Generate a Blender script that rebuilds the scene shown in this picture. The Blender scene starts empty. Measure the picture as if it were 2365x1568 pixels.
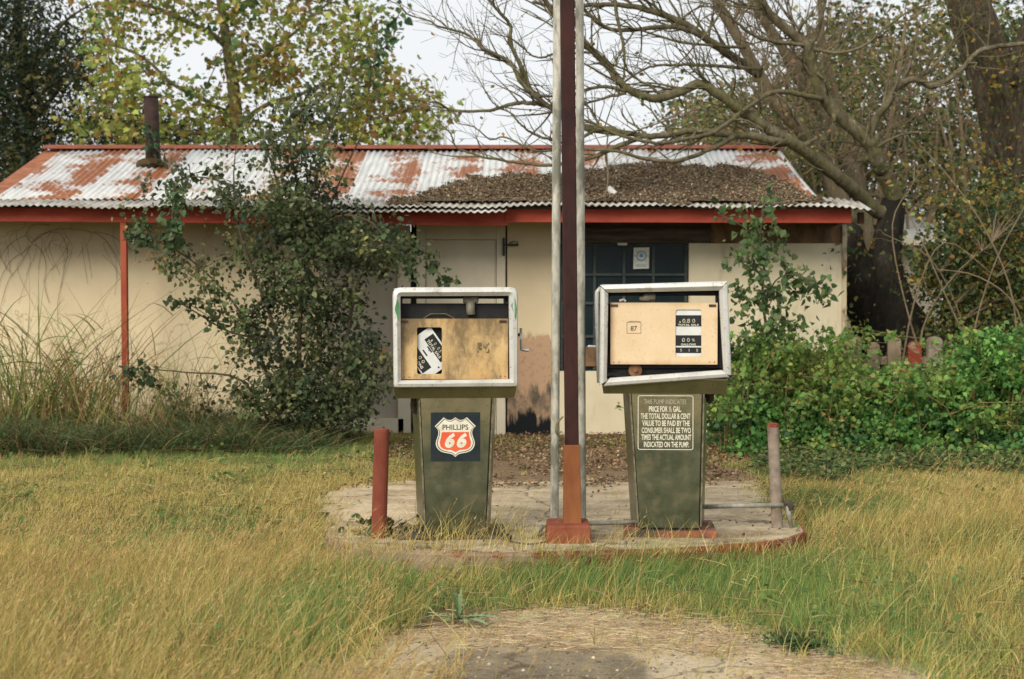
import bpy, math, random
import numpy as np
from mathutils import Vector
# ------------------------------------------------------------------ camera, sky, sun, exposure
S = bpy.context.scene
COL = S.collection
F, CX, CY, H = 3500.0, 1182.0, 784.0, 1.36          # focal length and centre in survey units (2364 wide)
PITCH = math.atan(96.0 / F)
cam_d = bpy.data.cameras.new("camera")
cam_d.sensor_width = 36.0
cam_d.lens = F / 2364.0 * 36.0
cam_d.clip_start = 0.1
cam_d.clip_end = 2000.0
cam_d.dof.use_dof = True
cam_d.dof.focus_distance = 8.6
cam_d.dof.aperture_fstop = 3.6
cam = bpy.data.objects.new("camera", cam_d)
COL.objects.link(cam)
cam.location = (0, 0, H)
cam.rotation_euler = (math.pi / 2 - PITCH, 0, 0)
S.camera = cam

SUN_EL, SUN_AZ = math.radians(33), math.radians(210)   # azimuth clockwise from +Y: behind the camera, to its left
W = bpy.data.worlds.new("World")
S.world = W
W.use_nodes = True
wn, wl = W.node_tree.nodes, W.node_tree.links
bg = wn["Background"]
sky = wn.new("ShaderNodeTexSky")
sky.sky_type = 'NISHITA'
sky.sun_disc = False
sky.sun_elevation = SUN_EL
sky.sun_rotation = SUN_AZ
sky.air_density = 1.0
sky.dust_density = 4.0
wmix = wn.new("ShaderNodeMix"); wmix.data_type = 'RGBA'
wmix.inputs[0].default_value = 0.94                   # overcast: a thick even cloud layer over the blue
cn = wn.new("ShaderNodeTexNoise"); cn.inputs["Scale"].default_value = 1.6; cn.inputs["Detail"].default_value = 4
cr = wn.new("ShaderNodeValToRGB")
cr.color_ramp.elements[0].position = 0.3; cr.color_ramp.elements[0].color = (6.7, 6.9, 7.1, 1)
cr.color_ramp.elements[1].position = 0.75; cr.color_ramp.elements[1].color = (7.5, 7.6, 7.65, 1)
wl.new(cn.outputs["Fac"], cr.inputs[0])
wl.new(sky.outputs[0], wmix.inputs[6]); wl.new(cr.outputs[0], wmix.inputs[7])
wl.new(wmix.outputs[2], bg.inputs[0])
bg.inputs[1].default_value = 0.070
sl = bpy.data.lights.new("sun", 'SUN')
sl.energy = 1.75
sl.angle = math.radians(30)
sl.color = (1.0, 0.92, 0.77)
so = bpy.data.objects.new("sun", sl)
COL.objects.link(so)
sd = Vector((math.sin(SUN_AZ) * math.cos(SUN_EL), math.cos(SUN_AZ) * math.cos(SUN_EL), math.sin(SUN_EL)))
so.rotation_euler = (-sd).to_track_quat('-Z', 'Y').to_euler()
so.location = sd * 50
S.view_settings.view_transform = 'Standard'
S.view_settings.look = 'None'
S.view_settings.gamma = 1.0
S.view_settings.exposure = 0.92
S.cycles.max_bounces = 6
S.cycles.diffuse_bounces = 3
S.cycles.glossy_bounces = 3
S.cycles.transmission_bounces = 3
S.cycles.transparent_max_bounces = 6
rng = np.random.default_rng(7)
R = random.Random(11)

# ------------------------------------------------------------------ survey helpers: a direction measured on site -> a point at depth Y
cp, sp = math.cos(PITCH), math.sin(PITCH)
def at(vx, vy, Y):
    dx, dy = (vx - CX) / F, -(vy - CY) / F
    d = (dx, sp * dy + cp, cp * dy - sp)
    t = Y / d[1]
    return Vector((t * d[0], Y, H + t * d[2]))
def gp(vx, vy, z=0.0):
    dx, dy = (vx - CX) / F, -(vy - CY) / F
    d = (dx, sp * dy + cp, cp * dy - sp)
    t = (z - H) / d[2]
    return Vector((t * d[0], t * d[1], z))
def zat(vy, Y): return at(CX, vy, Y)[2]
def proj(x, y, z):
    c = y * cp - (z - H) * sp
    u = (z - H) * cp + y * sp
    return CX + F * x / c, CY - F * u / c

def vnoise(x, y, seed=0, scale=1.0):
    """smooth value noise, numpy"""
    x = np.asarray(x, float) * scale + 100.3; y = np.asarray(y, float) * scale + 57.7
    xi, yi = np.floor(x), np.floor(y)
    fx, fy = x - xi, y - yi
    fx, fy = fx * fx * (3 - 2 * fx), fy * fy * (3 - 2 * fy)
    def h(a, b):
        v = np.sin(a * 127.1 + b * 311.7 + seed * 74.7) * 43758.5453
        return v - np.floor(v)
    return (h(xi, yi) * (1 - fx) * (1 - fy) + h(xi + 1, yi) * fx * (1 - fy) + h(xi, yi + 1) * (1 - fx) * fy + h(xi + 1, yi + 1) * fx * fy)
def sstep(a, b, x):
    t = np.clip((np.asarray(x, float) - a) / (b - a), 0, 1)
    return t * t * (3 - 2 * t)
def terrain(x, y):
    x = np.asarray(x, float); y = np.asarray(y, float)
    base = -0.125 * (1 - sstep(8.0, 10.2, y))
    side = 1 - sstep(3.2, 4.2, np.abs(x - 0.3))          # flatter in front of the island
    n = (vnoise(x, y, 3, 0.6) - 0.5) * 0.05 + (vnoise(x, y, 5, 2.5) - 0.5) * 0.012
    flat = sstep(8.6, 9.2, y) * (1 - sstep(12.5, 13.5, y)) * side
    return base - 0.02 + n * (1 - 0.8 * flat)

# ------------------------------------------------------------------ mesh builders
class MB:
    def __init__(self, org=(0, 0, 0)):
        self.v = []; self.f = []; self.org = Vector(org)
    def quadmesh(self, vs, fs):
        b = len(self.v); self.v += [tuple(p) for p in vs]; self.f += [tuple(b + i for i in f) for f in fs]
        return self
    def box(self, x0, x1, y0, y1, z0, z1):
        vs = [(x0, y0, z0), (x1, y0, z0), (x1, y1, z0), (x0, y1, z0), (x0, y0, z1), (x1, y0, z1), (x1, y1, z1), (x0, y1, z1)]
        return self.quadmesh(vs, [(0, 3, 2, 1), (4, 5, 6, 7), (0, 1, 5, 4), (1, 2, 6, 5), (2, 3, 7, 6), (3, 0, 4, 7)])
    def hexa(self, vs):
        return self.quadmesh(vs, [(0, 3, 2, 1), (4, 5, 6, 7), (0, 1, 5, 4), (1, 2, 6, 5), (2, 3, 7, 6), (3, 0, 4, 7)])
    def prism(self, poly, y0, y1):
        """poly in (x,z), counter-clockwise seen from the front (-y)"""
        n = len(poly)
        vs = [(p[0], y0, p[1]) for p in poly] + [(p[0], y1, p[1]) for p in poly]
        return self.quadmesh(vs, [tuple(range(n)), tuple(range(2 * n - 1, n - 1, -1))] + [(i, i + n, (i + 1) % n + n, (i + 1) % n) for i in range(n)])
    def slab(self, poly, z0, z1):
        n = len(poly)
        vs = [(p[0], p[1], z1) for p in poly] + [(p[0], p[1], z0) for p in poly]
        return self.quadmesh(vs, [tuple(range(n)), tuple(range(2 * n - 1, n - 1, -1))] + [(i, i + n, (i + 1) % n + n, (i + 1) % n) for i in range(n)])
    def loft(self, rings, close=True, caps=True):
        n = len(rings[0]); b = len(self.v)
        for r in rings: self.v += [tuple(p) for p in r]
        for k in range(len(rings) - 1):
            for i in range(n if close else n - 1):
                j = (i + 1) % n
                self.f.append((b + k * n + i, b + k * n + j, b + (k + 1) * n + j, b + (k + 1) * n + i))
        if caps and close:
            self.f.append(tuple(b + i for i in range(n - 1, -1, -1)))
            self.f.append(tuple(b + (len(rings) - 1) * n + i for i in range(n)))
        return self
    def tube(self, pts, rad, n=8, caps=True, squash=None):
        pts = [Vector(p) for p in pts]
        if not hasattr(rad, '__len__'): rad = [rad] * len(pts)
        rings = []
        t0 = (pts[1] - pts[0]).normalized()
        ref = Vector((0, 1, 0)) if abs(t0.y) < 0.9 else Vector((1, 0, 0))
        a = t0.cross(ref).normalized()
        for i, p in enumerate(pts):
            t = (pts[min(i + 1, len(pts) - 1)] - pts[max(i - 1, 0)]).normalized()
            a = (a - t * a.dot(t))
            a = a.normalized() if a.length > 1e-6 else t.orthogonal().normalized()
            c = t.cross(a)
            rings.append([p + (a * math.cos(2 * math.pi * k / n) + c * math.sin(2 * math.pi * k / n)) * rad[i] for k in range(n)])
        return self.loft(rings, True, caps)
    def build(self, name, mat, parent=None, smooth=False, bevel=0.0):
        me = bpy.data.meshes.new(name)
        o = self.org
        me.from_pydata([(p[0] - o[0], p[1] - o[1], p[2] - o[2]) for p in self.v], [], self.f)
        me.update()
        if mat is not None: me.materials.append(mat)
        ob = bpy.data.objects.new(name, me)
        COL.objects.link(ob)
        if parent is not None: ob.parent = parent
        if smooth: me.polygons.foreach_set("use_smooth", [True] * len(me.polygons))
        if bevel:
            m = ob.modifiers.new("bevel", 'BEVEL'); m.width = bevel; m.segments = 2; m.limit_method = 'ANGLE'
        return ob

def npmesh(name, V, Fa, C, mat, parent=None, org=(0, 0, 0), smooth=False):
    """V (n,3); Fa (m,k) face indices; C (n,3) vertex colours"""
    me = bpy.data.meshes.new(name)
    V = np.asarray(V, np.float32) - np.asarray(org, np.float32)
    n, (m, k) = len(V), Fa.shape
    me.vertices.add(n); me.vertices.foreach_set("co", V.ravel())
    me.loops.add(m * k); me.loops.foreach_set("vertex_index", Fa.astype(np.int32).ravel())
    me.polygons.add(m)
    me.polygons.foreach_set("loop_start", np.arange(0, m * k, k, dtype=np.int32))
    me.polygons.foreach_set("loop_total", np.full(m, k, np.int32))
    if smooth: me.polygons.foreach_set("use_smooth", np.ones(m, bool))
    if C is not None:
        ca = me.color_attributes.new("Col", 'FLOAT_COLOR', 'POINT')
        c4 = np.ones((n, 4), np.float32); c4[:, :3] = C
        ca.data.foreach_set("color", c4.ravel())
    me.update(calc_edges=True)
    me.validate(verbose=False)
    me.materials.append(mat)
    ob = bpy.data.objects.new(name, me)
    COL.objects.link(ob)
    if parent is not None: ob.parent = parent
    return ob

def tag(o, label=None, cat=None, group=None, kind=None):
    if label: o['label'] = label
    if cat: o['category'] = cat
    if group: o['group'] = group
    if kind: o['kind'] = kind
    return o
def thing(name, label, cat, loc, rz=0.0, group=None):
    o = bpy.data.objects.new(name, None); COL.objects.link(o)
    o.location = loc; o.rotation_euler = (0, 0, rz)
    return tag(o, label, cat, group)

def smooth_line(pts, k=4):
    """Catmull-Rom through points (each any-length tuple)"""
    P = [np.array(p, float) for p in pts]
    P = [2 * P[0] - P[1]] + P + [2 * P[-1] - P[-2]]
    out = []
    for i in range(1, len(P) - 2):
        for j in range(k):
            t = j / k
            out.append(0.5 * ((2 * P[i]) + (-P[i - 1] + P[i + 1]) * t + (2 * P[i - 1] - 5 * P[i] + 4 * P[i + 1] - P[i + 2]) * t * t + (-P[i - 1] + 3 * P[i] - 3 * P[i + 1] + P[i + 2]) * t ** 3))
    out.append(P[-2])
    return out

_tc = {}
def text_geo(s, bold=0.0):
    k = (s, bold)
    if k not in _tc:
        cu = bpy.data.curves.new("t", 'FONT'); cu.body = s; cu.align_x = 'CENTER'; cu.offset = bold; cu.resolution_u = 3
        ob = bpy.data.objects.new("t", cu); COL.objects.link(ob)
        dg = bpy.context.evaluated_depsgraph_get()
        me = bpy.data.meshes.new_from_object(ob.evaluated_get(dg))
        _tc[k] = ([tuple(v.co) for v in me.vertices], [tuple(p.vertices) for p in me.polygons])
        bpy.data.objects.remove(ob); bpy.data.curves.remove(cu); bpy.data.meshes.remove(me)
    return _tc[k]
def add_text(mb, s, x, z, y, h, width=None, xs=1.0, shear=0.0, rot=0.0, bold=0.0):
    """capital height h, centred at x, baseline z, in the plane y; rot turns it in that plane"""
    vs, fs = text_geo(s, bold)
    if not vs: return
    k = h / 0.69
    xm = [v[0] for v in vs]; wid = (max(xm) - min(xm)) * k; mid = (max(xm) + min(xm)) / 2
    kx = (width / wid * k) if width else k * xs
    c, si = math.cos(rot), math.sin(rot)
    out = []
    for v in vs:
        a = (v[0] - mid) * kx + shear * v[1] * k; b = v[1] * k
        out.append((x + a * c - b * si, y, z + a * si + b * c))
    mb.quadmesh(out, fs)

# ------------------------------------------------------------------ materials
class NT:
    def __init__(self, name):
        self.m = bpy.data.materials.new(name); self.m.use_nodes = True
        self.n, self.l = self.m.node_tree.nodes, self.m.node_tree.links
        self.b = self.n["Principled BSDF"]
        self.tc = self.n.new("ShaderNodeTexCoord")
    def link(self, a, b): self.l.new(a, b)
    def noise(self, scale=5, detail=6, rough=0.6, stretch=(1, 1, 1), off=(0, 0, 0), dist=0.0):
        mp = self.n.new("ShaderNodeMapping"); mp.inputs["Scale"].default_value = stretch; mp.inputs["Location"].default_value = off
        self.l.new(self.tc.outputs["Object"], mp.inputs[0])
        t = self.n.new("ShaderNodeTexNoise"); t.inputs["Scale"].default_value = scale; t.inputs["Detail"].default_value = detail
        t.inputs["Roughness"].default_value = rough; t.inputs["Distortion"].default_value = dist
        self.l.new(mp.outputs[0], t.inputs[0]); return t.outputs["Fac"]
    def ramp(self, fac, stops):
        r = self.n.new("ShaderNodeValToRGB"); e = r.color_ramp.elements
        while len(e) < len(stops): e.new(0.5)
        for i, (p, c) in enumerate(stops):
            e[i].position = p; e[i].color = (*c, 1) if hasattr(c, '__len__') else (c, c, c, 1)
        self.l.new(fac, r.inputs[0]); return r.outputs[0]
    def mix(self, fac, a, b):
        x = self.n.new("ShaderNodeMix"); x.data_type = 'RGBA'
        for i, s in ((0, fac), (6, a), (7, b)):
            if hasattr(s, 'is_output'): self.l.new(s, x.inputs[i])
            else: x.inputs[i].default_value = (*s, 1) if hasattr(s, '__len__') else s
        return x.outputs[2]
    def math(self, op, a, b=0.0, clamp=False):
        x = self.n.new("ShaderNodeMath"); x.operation = op; x.use_clamp = clamp
        for i, s in ((0, a), (1, b)):
            if hasattr(s, 'is_output'): self.l.new(s, x.inputs[i])
            else: x.inputs[i].default_value = s
        return x.outputs[0]
    def xyz(self):
        s = self.n.new("ShaderNodeSeparateXYZ"); self.l.new(self.tc.outputs["Object"], s.inputs[0]); return s.outputs
    def rng(self, v, a, b, c=0.0, d=1.0):
        x = self.n.new("ShaderNodeMapRange"); self.l.new(v, x.inputs[0])
        for i, q in enumerate((a, b, c, d)): x.inputs[i + 1].default_value = q
        return x.outputs[0]
    def bump(self, h, strength=0.3, dist=0.01):
        b = self.n.new("ShaderNodeBump"); b.inputs["Strength"].default_value = strength; b.inputs["Distance"].default_value = dist
        self.l.new(h, b.inputs["Height"]); self.l.new(b.outputs[0], self.b.inputs["Normal"])
    def cracks(self, scale=.8, w=.012, wob=.5):
        nz = self.n.new("ShaderNodeTexNoise"); nz.inputs["Scale"].default_value = 3.0; nz.inputs["Detail"].default_value = 6
        self.l.new(self.tc.outputs["Object"], nz.inputs[0])
        ad = self.n.new("ShaderNodeVectorMath"); ad.operation = 'MULTIPLY_ADD'; self.l.new(nz.outputs["Color"], ad.inputs[0]); ad.inputs[1].default_value = (wob, wob, wob)
        self.l.new(self.tc.outputs["Object"], ad.inputs[2])
        v = self.n.new("ShaderNodeTexVoronoi"); v.feature = 'DISTANCE_TO_EDGE'; v.inputs["Scale"].default_value = scale; self.l.new(ad.outputs[0], v.inputs["Vector"])
        return self.rng(v.outputs["Distance"], 0.0, w, 1.0, 0.0)
    def done(self, col=None, rough=0.8, metal=0.0, spec=None):
        if col is not None:
            if hasattr(col, 'is_output'): self.l.new(col, self.b.inputs["Base Color"])
            else: self.b.inputs["Base Color"].default_value = (*col, 1)
        if hasattr(rough, 'is_output'): self.l.new(rough, self.b.inputs["Roughness"])
        else: self.b.inputs["Roughness"].default_value = rough
        self.b.inputs["Metallic"].default_value = metal
        if spec is not None: self.b.inputs["Specular IOR Level"].default_value = spec
        return self.m
def two(name, c1, c2, scale=6, rough=0.8, metal=0.0, bump=0.2, bs=40, lo=0.35, hi=0.65, stretch=(1, 1, 1), spec=0.3):
    t = NT(name)
    col = t.ramp(t.noise(scale, 8, 0.65, stretch), [(lo, c1), (hi, c2)])
    if bump: t.bump(t.noise(bs, 5, 0.6, stretch), bump, 0.004)
    return t.done(col, rough, metal, spec)
def foliage(name, trans=0.3, rough=0.55, vary=0.25):
    t = NT(name)
    at_ = t.n.new("ShaderNodeAttribute"); at_.attribute_name = "Col"
    t.l.new(at_.outputs["Color"], t.b.inputs["Base Color"])
    t.b.inputs["Roughness"].default_value = rough
    t.b.inputs["Specular IOR Level"].default_value = 0.25
    if trans:
        tr = t.n.new("ShaderNodeBsdfTranslucent"); t.l.new(at_.outputs["Color"], tr.inputs[0])
        mx = t.n.new("ShaderNodeMixShader"); mx.inputs[0].default_value = trans
        t.l.new(t.b.outputs[0], mx.inputs[1]); t.l.new(tr.outputs[0], mx.inputs[2])
        t.l.new(mx.outputs[0], t.n["Material Output"].inputs[0])
    return t.m

M = {}
M['leaf'] = foliage('leaf', 0.42)
M['grass'] = foliage('grass_blade', 0.22, 0.6)
M['litter'] = foliage('dry_leaf', 0.0, 0.9)
def bark(name, c1, c2, c3, s=1.0):
    t = NT(name)
    n1 = t.noise(9 * s, 8, 0.7, (1, 1, 0.35)); n2 = t.noise(2.2, 5, 0.6, off=(3, 1, 5))
    col = t.mix(t.ramp(n2, [(0.42, 0.0), (0.62, 1.0)]), t.ramp(n1, [(0.35, c1), (0.65, c2)]), c3)
    n3 = t.noise(7, 8, .8, off=(1, 9, 2)); col = t.mix(t.ramp(n3, [(.56, 0.), (.66, .6)]), col, tuple(min(1, q * 1.7) for q in c2)); n4 = t.noise(26 * s, 5, .7, (1, 1, .4)); col = t.mix(t.ramp(n4, [(.35, .65), (.55, 0.)]), col, c1)
    t.bump(t.math('ADD', n1, t.math('MULTIPLY', n4, .6)), 1.0, 0.03)
    return t.done(col, 0.95, 0, 0.1)
M['bark'] = bark('mossy_bark', (.075, .062, .038), (.24, .205, .14), (.16, .15, .075))
M['bark_dark'] = bark('dark_bark', (.012, .011, .010), (.05, .042, .034), (.02, .018, .016))
M['bark_pale'] = bark('pale_bark', (.11, .085, .055), (.25, .20, .14), (.16, .14, .08))
M['bark_deep'] = bark('furrowed_bark', (.018, .015, .012), (.14, .11, .08), (.075, .065, .04), 1.4)
M['twig'] = two('twig_bark', (.13, .095, .06), (.22, .17, .11), 12, 0.9, bump=0)
M['stem'] = two('stem_bark', (.05, .04, .028), (.12, .09, .06), 12, 0.9, bump=0)
M['reddish_stem'] = two('dry_stem', (.16, .09, .05), (.28, .19, .09), 12, 0.9, bump=0)

# --- ground and paving
t = NT('soil_and_thatch')
a = t.ramp(t.noise(3.0, 8, 0.7), [(0.35, (.085, .062, .032)), (0.65, (.17, .125, .06))])
b = t.ramp(t.noise(40, 4, 0.7, (1, 3, 1)), [(0.35, (.07, .05, .025)), (0.7, (.26, .19, .10))])
g = t.mix(t.ramp(t.noise(0.35, 3, 0.5, off=(9, 4, 0)), [(0.45, 0.0), (0.62, 0.7)]), t.mix(0.55, a, b), (.07, .085, .022))
t.bump(t.noise(30, 6, 0.7), 0.8, 0.02)
M['soil'] = t.done(g, 1.0, 0, 0.1)
t = NT('pale_worn_pavement')
n1 = t.noise(2.2, 7, 0.65, (1, 1.6, 1), off=(3.1, 0.4, 0)); n2 = t.noise(30, 6, 0.75, (1, 2.5, 1)); o = t.xyz()
ex = t.math('DIVIDE', t.math('SUBTRACT', o[0], 0.08), 0.52); ey = t.math('DIVIDE', t.math('SUBTRACT', o[1], 6.05), 0.62)
dd = t.math('ADD', t.math('MULTIPLY', ex, ex), t.math('MULTIPLY', ey, ey)); dd = t.math('ADD', t.math('SQRT', dd), t.math('MULTIPLY', t.math('SUBTRACT', n1, .5), .7))
c = t.mix(t.rng(dd, .92, .80), t.ramp(n2, [(0.3, (.44, .35, .22)), (0.62, (.76, .64, .45))]), t.ramp(n2, [(0.3, (.10, .085, .06)), (0.7, (.26, .22, .155))]))
c = t.mix(t.math('MULTIPLY', t.ramp(t.noise(4, 8, 0.75, off=(1, 7, 0)), [(0.40, 0.15), (0.58, 0.9)]), t.rng(o[1], 5.9, 6.6, .35, 1.)), c, t.ramp(n2, [(.3, (.34, .25, .15)), (.7, (.60, .48, .31))]))
c = t.mix(t.math('MULTIPLY', t.cracks(1.1, .02), .7), c, (.08, .06, .035)); c = t.mix(t.ramp(t.noise(150, 3, .8), [(.58, 0.), (.66, .6)]), c, (.14, .11, .08)); c = t.mix(t.ramp(t.noise(170, 3, .8, off=(4, 4, 4)), [(.60, 0.), (.66, .6)]), c, (.66, .60, .50))
t.bump(t.noise(120, 4, .8), 0.9, 0.012)
M['pavement'] = t.done(c, 0.95, 0, 0.1)
t = NT('weathered_concrete')
n1 = t.noise(1.6, 8, 0.65, (1, 2.2, 1)); n2 = t.noise(24, 7, 0.7)
c = t.mix(t.ramp(n1, [(0.42, 0.0), (0.6, 1.0)]), t.ramp(n2, [(0.3, (.36, .285, .185)), (0.65, (.58, .48, .33))]), t.ramp(n2, [(0.3, (.15, .11, .07)), (0.65, (.30, .23, .145))]))
c = t.mix(t.math('MULTIPLY', t.cracks(.9, .014), .8), c, (.06, .045, .03)); c = t.mix(t.ramp(t.noise(130, 3, .8), [(.60, 0.), (.68, .5)]), c, (.16, .13, .10))
t.bump(n2, 0.6, 0.008)
M['concrete'] = t.done(c, 0.9, 0, 0.2)
t = NT('leaf_stained_concrete')
o = t.xyz(); n1 = t.noise(1.6, 8, 0.65, (1, 2.2, 1)); n2 = t.noise(24, 7, 0.7); n3 = t.noise(1.2, 8, .7, (.7, 3, 1), off=(2, 5, 0))
c = t.mix(t.ramp(n1, [(0.42, 0.0), (0.6, 1.0)]), t.ramp(n2, [(0.3, (.38, .30, .19)), (0.65, (.60, .49, .33))]), t.ramp(n2, [(0.3, (.22, .165, .10)), (0.65, (.42, .33, .21))]))
dd = t.math('ADD', t.rng(o[1], 10.3, 12.2, -.22, .42), n3)
c = t.mix(t.rng(dd, .54, .66), c, t.ramp(n2, [(0.3, (.11, .075, .045)), (0.65, (.25, .175, .10))]))
c = t.mix(t.math('MULTIPLY', t.cracks(.55, .010), .8), c, (.07, .05, .03)); c = t.mix(t.ramp(t.noise(130, 3, .8), [(.60, 0.), (.68, .5)]), c, (.16, .13, .10))
t.bump(n2, 0.7, 0.01)
M['forecourt'] = t.done(c, 0.95, 0, 0.1)
t = NT('peeling_red_kerb_paint')
o = t.xyz(); c = t.mix(t.ramp(t.math('ADD', t.noise(7, 8, 0.75, (1, 1, 2)), t.rng(o[0], -.9, .1, .14, -.06)), [(0.48, 0.0), (0.56, 1.0)]), (.22, .042, .024), (.33, .25, .17))
c = t.mix(t.ramp(t.noise(2.5, 6, 0.7, off=(4, 0, 0)), [(0.5, 0.0), (0.68, 0.8)]), c, (.12, .06, .035))
t.bump(t.noise(30, 5), 0.3, 0.004)
M['red_kerb'] = t.done(c, 0.85, 0, 0.2)
# ------------------------------------------------------------------ THE SETTING: ground, forecourt, worn pavement
xs = np.concatenate([[-400, -200, -90, -45, -25, -18], np.arange(-12, 12.01, 0.16), [16, 25, 45, 90, 200, 400]])
ys = np.concatenate([[-300, -120, -50, -20, -8, -2, 1, 3], np.arange(4.4, 21, 0.14), [22, 24, 28, 36, 50, 90, 200, 500]])
gx, gy = np.meshgrid(xs, ys)
far = sstep(21, 30, gy) + sstep(13, 20, np.abs(gx)) + sstep(4, 0, gy)
gz = terrain(gx, gy) * (1 - 0.5 * np.clip(far, 0, 1))
nx_, ny_ = len(xs), len(ys)
idx = np.arange(nx_ * ny_).reshape(ny_, nx_)
gf = np.stack([idx[:-1, :-1], idx[:-1, 1:], idx[1:, 1:], idx[1:, :-1]], -1).reshape(-1, 4)
tag(npmesh('ground', np.stack([gx, gy, gz], -1).reshape(-1, 3), gf, None, M['soil'], smooth=True), kind='structure')

def inpoly(x, y, poly):
    x = np.asarray(x, float); y = np.asarray(y, float); c = np.zeros(x.shape, bool); j = len(poly) - 1
    for i in range(len(poly)):
        xi, yi = poly[i]; xj, yj = poly[j]
        c ^= ((yi > y) != (yj > y)) & (x < (xj - xi) * (y - yi) / (yj - yi + 1e-12) + xi)
        j = i
    return c
def sheet(name, vpoly, z, mat, jag=0.05, drape=True, lift=0.008):
    """an irregular sheet whose outline runs through surveyed ground points"""
    pts = []
    for i in range(len(vpoly)):
        a, b = gp(*vpoly[i], z), gp(*vpoly[(i + 1) % len(vpoly)], z)
        for k in range(8):
            p = a.lerp(b, k / 8); pts.append((p.x + R.uniform(-jag, jag), p.y + R.uniform(-jag, jag)))
    poly = pts
    X = np.array([p[0] for p in poly]); Y = np.array([p[1] for p in poly])
    gxs = np.arange(X.min(), X.max(), 0.06); gys = np.arange(Y.min(), Y.max(), 0.06)
    A, B = np.meshgrid(gxs, gys); ins = inpoly(A + 0.03, B + 0.03, poly)
    Z = (terrain(A, B) + lift) if drape else np.full(A.shape, z)
    id_ = np.arange(A.size).reshape(A.shape)
    q = np.stack([id_[:-1, :-1], id_[:-1, 1:], id_[1:, 1:], id_[1:, :-1]], -1)[ins[:-1, :-1]]
    used = np.unique(q); remap = np.full(A.size, -1); remap[used] = np.arange(len(used))
    V = np.stack([A, B, Z], -1).reshape(-1, 3)[used]
    return npmesh(name, V, remap[q], None, mat, smooth=True), poly
PAVE_V = [(560, 1640), (640, 1568), (800, 1490), (930, 1440), (1080, 1415), (1250, 1392), (1440, 1398), (1600, 1425), (1760, 1442), (1900, 1475), (2060, 1500), (2150, 1530), (2230, 1568), (2300, 1640)]
pav, PAVE = sheet('pavement', PAVE_V, -0.11, M['pavement'], 0.04)
tag(pav, kind='structure')
FC_V = [(735, 1150), (800, 1118), (960, 1100), (1040, 1080), (1160, 1040), (1300, 1025), (1440, 1030), (1560, 1050), (1640, 1072), (1735, 1085), (1775, 1110), (1770, 1140), (1815, 1180), (1850, 1212), (1500, 1240), (900, 1240), (745, 1205)]
fore, FORE = sheet('forecourt', FC_V, 0.0, M['forecourt'], 0.05, lift=0.012)
tag(fore, kind='structure')

# pump island: rounded concrete slab with a red painted kerb face
front = [(752, 1236), (790, 1252), (880, 1266), (1000, 1273), (1180, 1276), (1400, 1272), (1600, 1264), (1740, 1254), (1820, 1244), (1862, 1228)]
back = [(1850, 1208), (1780, 1200), (1400, 1196), (1000, 1196), (790, 1204), (755, 1218)]
fr = [gp(*p) for p in smooth_line(front, 3)]; bk = [gp(*p) for p in back]
ISL = [(p.x, p.y) for p in fr + bk]
isl = thing('pump_island', 'low concrete island with peeling red kerb that carries both fuel pumps', 'pump island', (0.35, 8.7, 0))
mb = MB((0.35, 8.7, 0)); cxy = (0.35, 8.7)
topp = [(cxy[0] + (x - cxy[0]) * 0.985, cxy[1] + (y - cxy[1]) * 0.955) for x, y in ISL]
mb.slab(topp, -0.02, 0.004); mb.build('slab', M['concrete'], isl)
mb = MB((0.35, 8.7, 0))
n = len(ISL)
mb.loft([[(x, y, -0.22) for x, y in ISL], [(x, y, -0.02) for x, y in ISL], [(cxy[0] + (x - cxy[0]) * .997, cxy[1] + (y - cxy[1]) * .985, -0.003) for x, y in ISL], [(x, y, 0.0) for x, y in topp]], True, False)
mb.build('kerb', M['red_kerb'], isl)

# ------------------------------------------------------------------ THE BUILDING
WY = 15.3
t = NT('cream_stucco')
n1 = t.noise(1.3, 6, 0.6); n2 = t.noise(60, 4, 0.6)
c = t.ramp(n1, [(0.3, (.60, .50, .335)), (0.7, (.72, .61, .42))])
c = t.mix(t.ramp(t.noise(6, 8, 0.75, (1, 1, 0.3)), [(0.56, 0.0), (0.76, 0.55)]), c, (.34, .26, .16)); c = t.mix(t.math('MULTIPLY', t.cracks(.5, .006, .8), .55), c, (.22, .16, .10)); c = t.mix(t.ramp(t.noise(45, 4, .8), [(.66, 0.), (.72, .7)]), c, (.20, .15, .10))
t.bump(n2, 0.35, 0.006)
M['stucco'] = t.done(c, 0.9, 0, 0.2)
t = NT('pale_panel')
c = t.ramp(t.noise(2.0, 6, 0.6), [(0.3, (.56, .49, .34)), (0.7, (.68, .61, .45))])
c = t.mix(t.ramp(t.noise(5, 8, 0.75, (1, 1, 0.25), off=(2, 2, 2)), [(0.54, 0.0), (0.72, 0.6)]), c, (.33, .27, .17)); c = t.mix(t.ramp(t.noise(40, 4, .8), [(.66, 0.), (.72, .7)]), c, (.18, .14, .09))
t.bump(t.noise(50, 4), 0.2, 0.004)
M['panel'] = t.done(c, 0.85, 0, 0.2)
t = NT('grey_boarding')
c = t.ramp(t.noise(3.0, 6, 0.6, (1, 1, 0.4)), [(0.3, (.30, .27, .21)), (0.7, (.42, .38, .30))])
t.bump(t.noise(30, 4), 0.2, 0.004)
M['grey_board'] = t.done(c, 0.9, 0, 0.15)
t = NT('door_paint')
c = t.ramp(t.noise(2.5, 6, 0.6), [(0.3, (.54, .49, .37)), (0.7, (.66, .60, .47))])
c = t.mix(t.ramp(t.noise(9, 8, 0.7, (1, 1, 0.3)), [(0.62, 0.0), (0.75, 0.6)]), c, (.22, .17, .11))
M['door'] = t.done(c, 0.7, 0, 0.3)
t = NT('stained_pier')     # cream paint above, exposed pinkish render below, black mould at the foot
o = t.xyz(); nz = t.noise(5, 8, 0.7, (1, 1, 0.5)); nf = t.noise(22, 8, 0.75)
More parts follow.
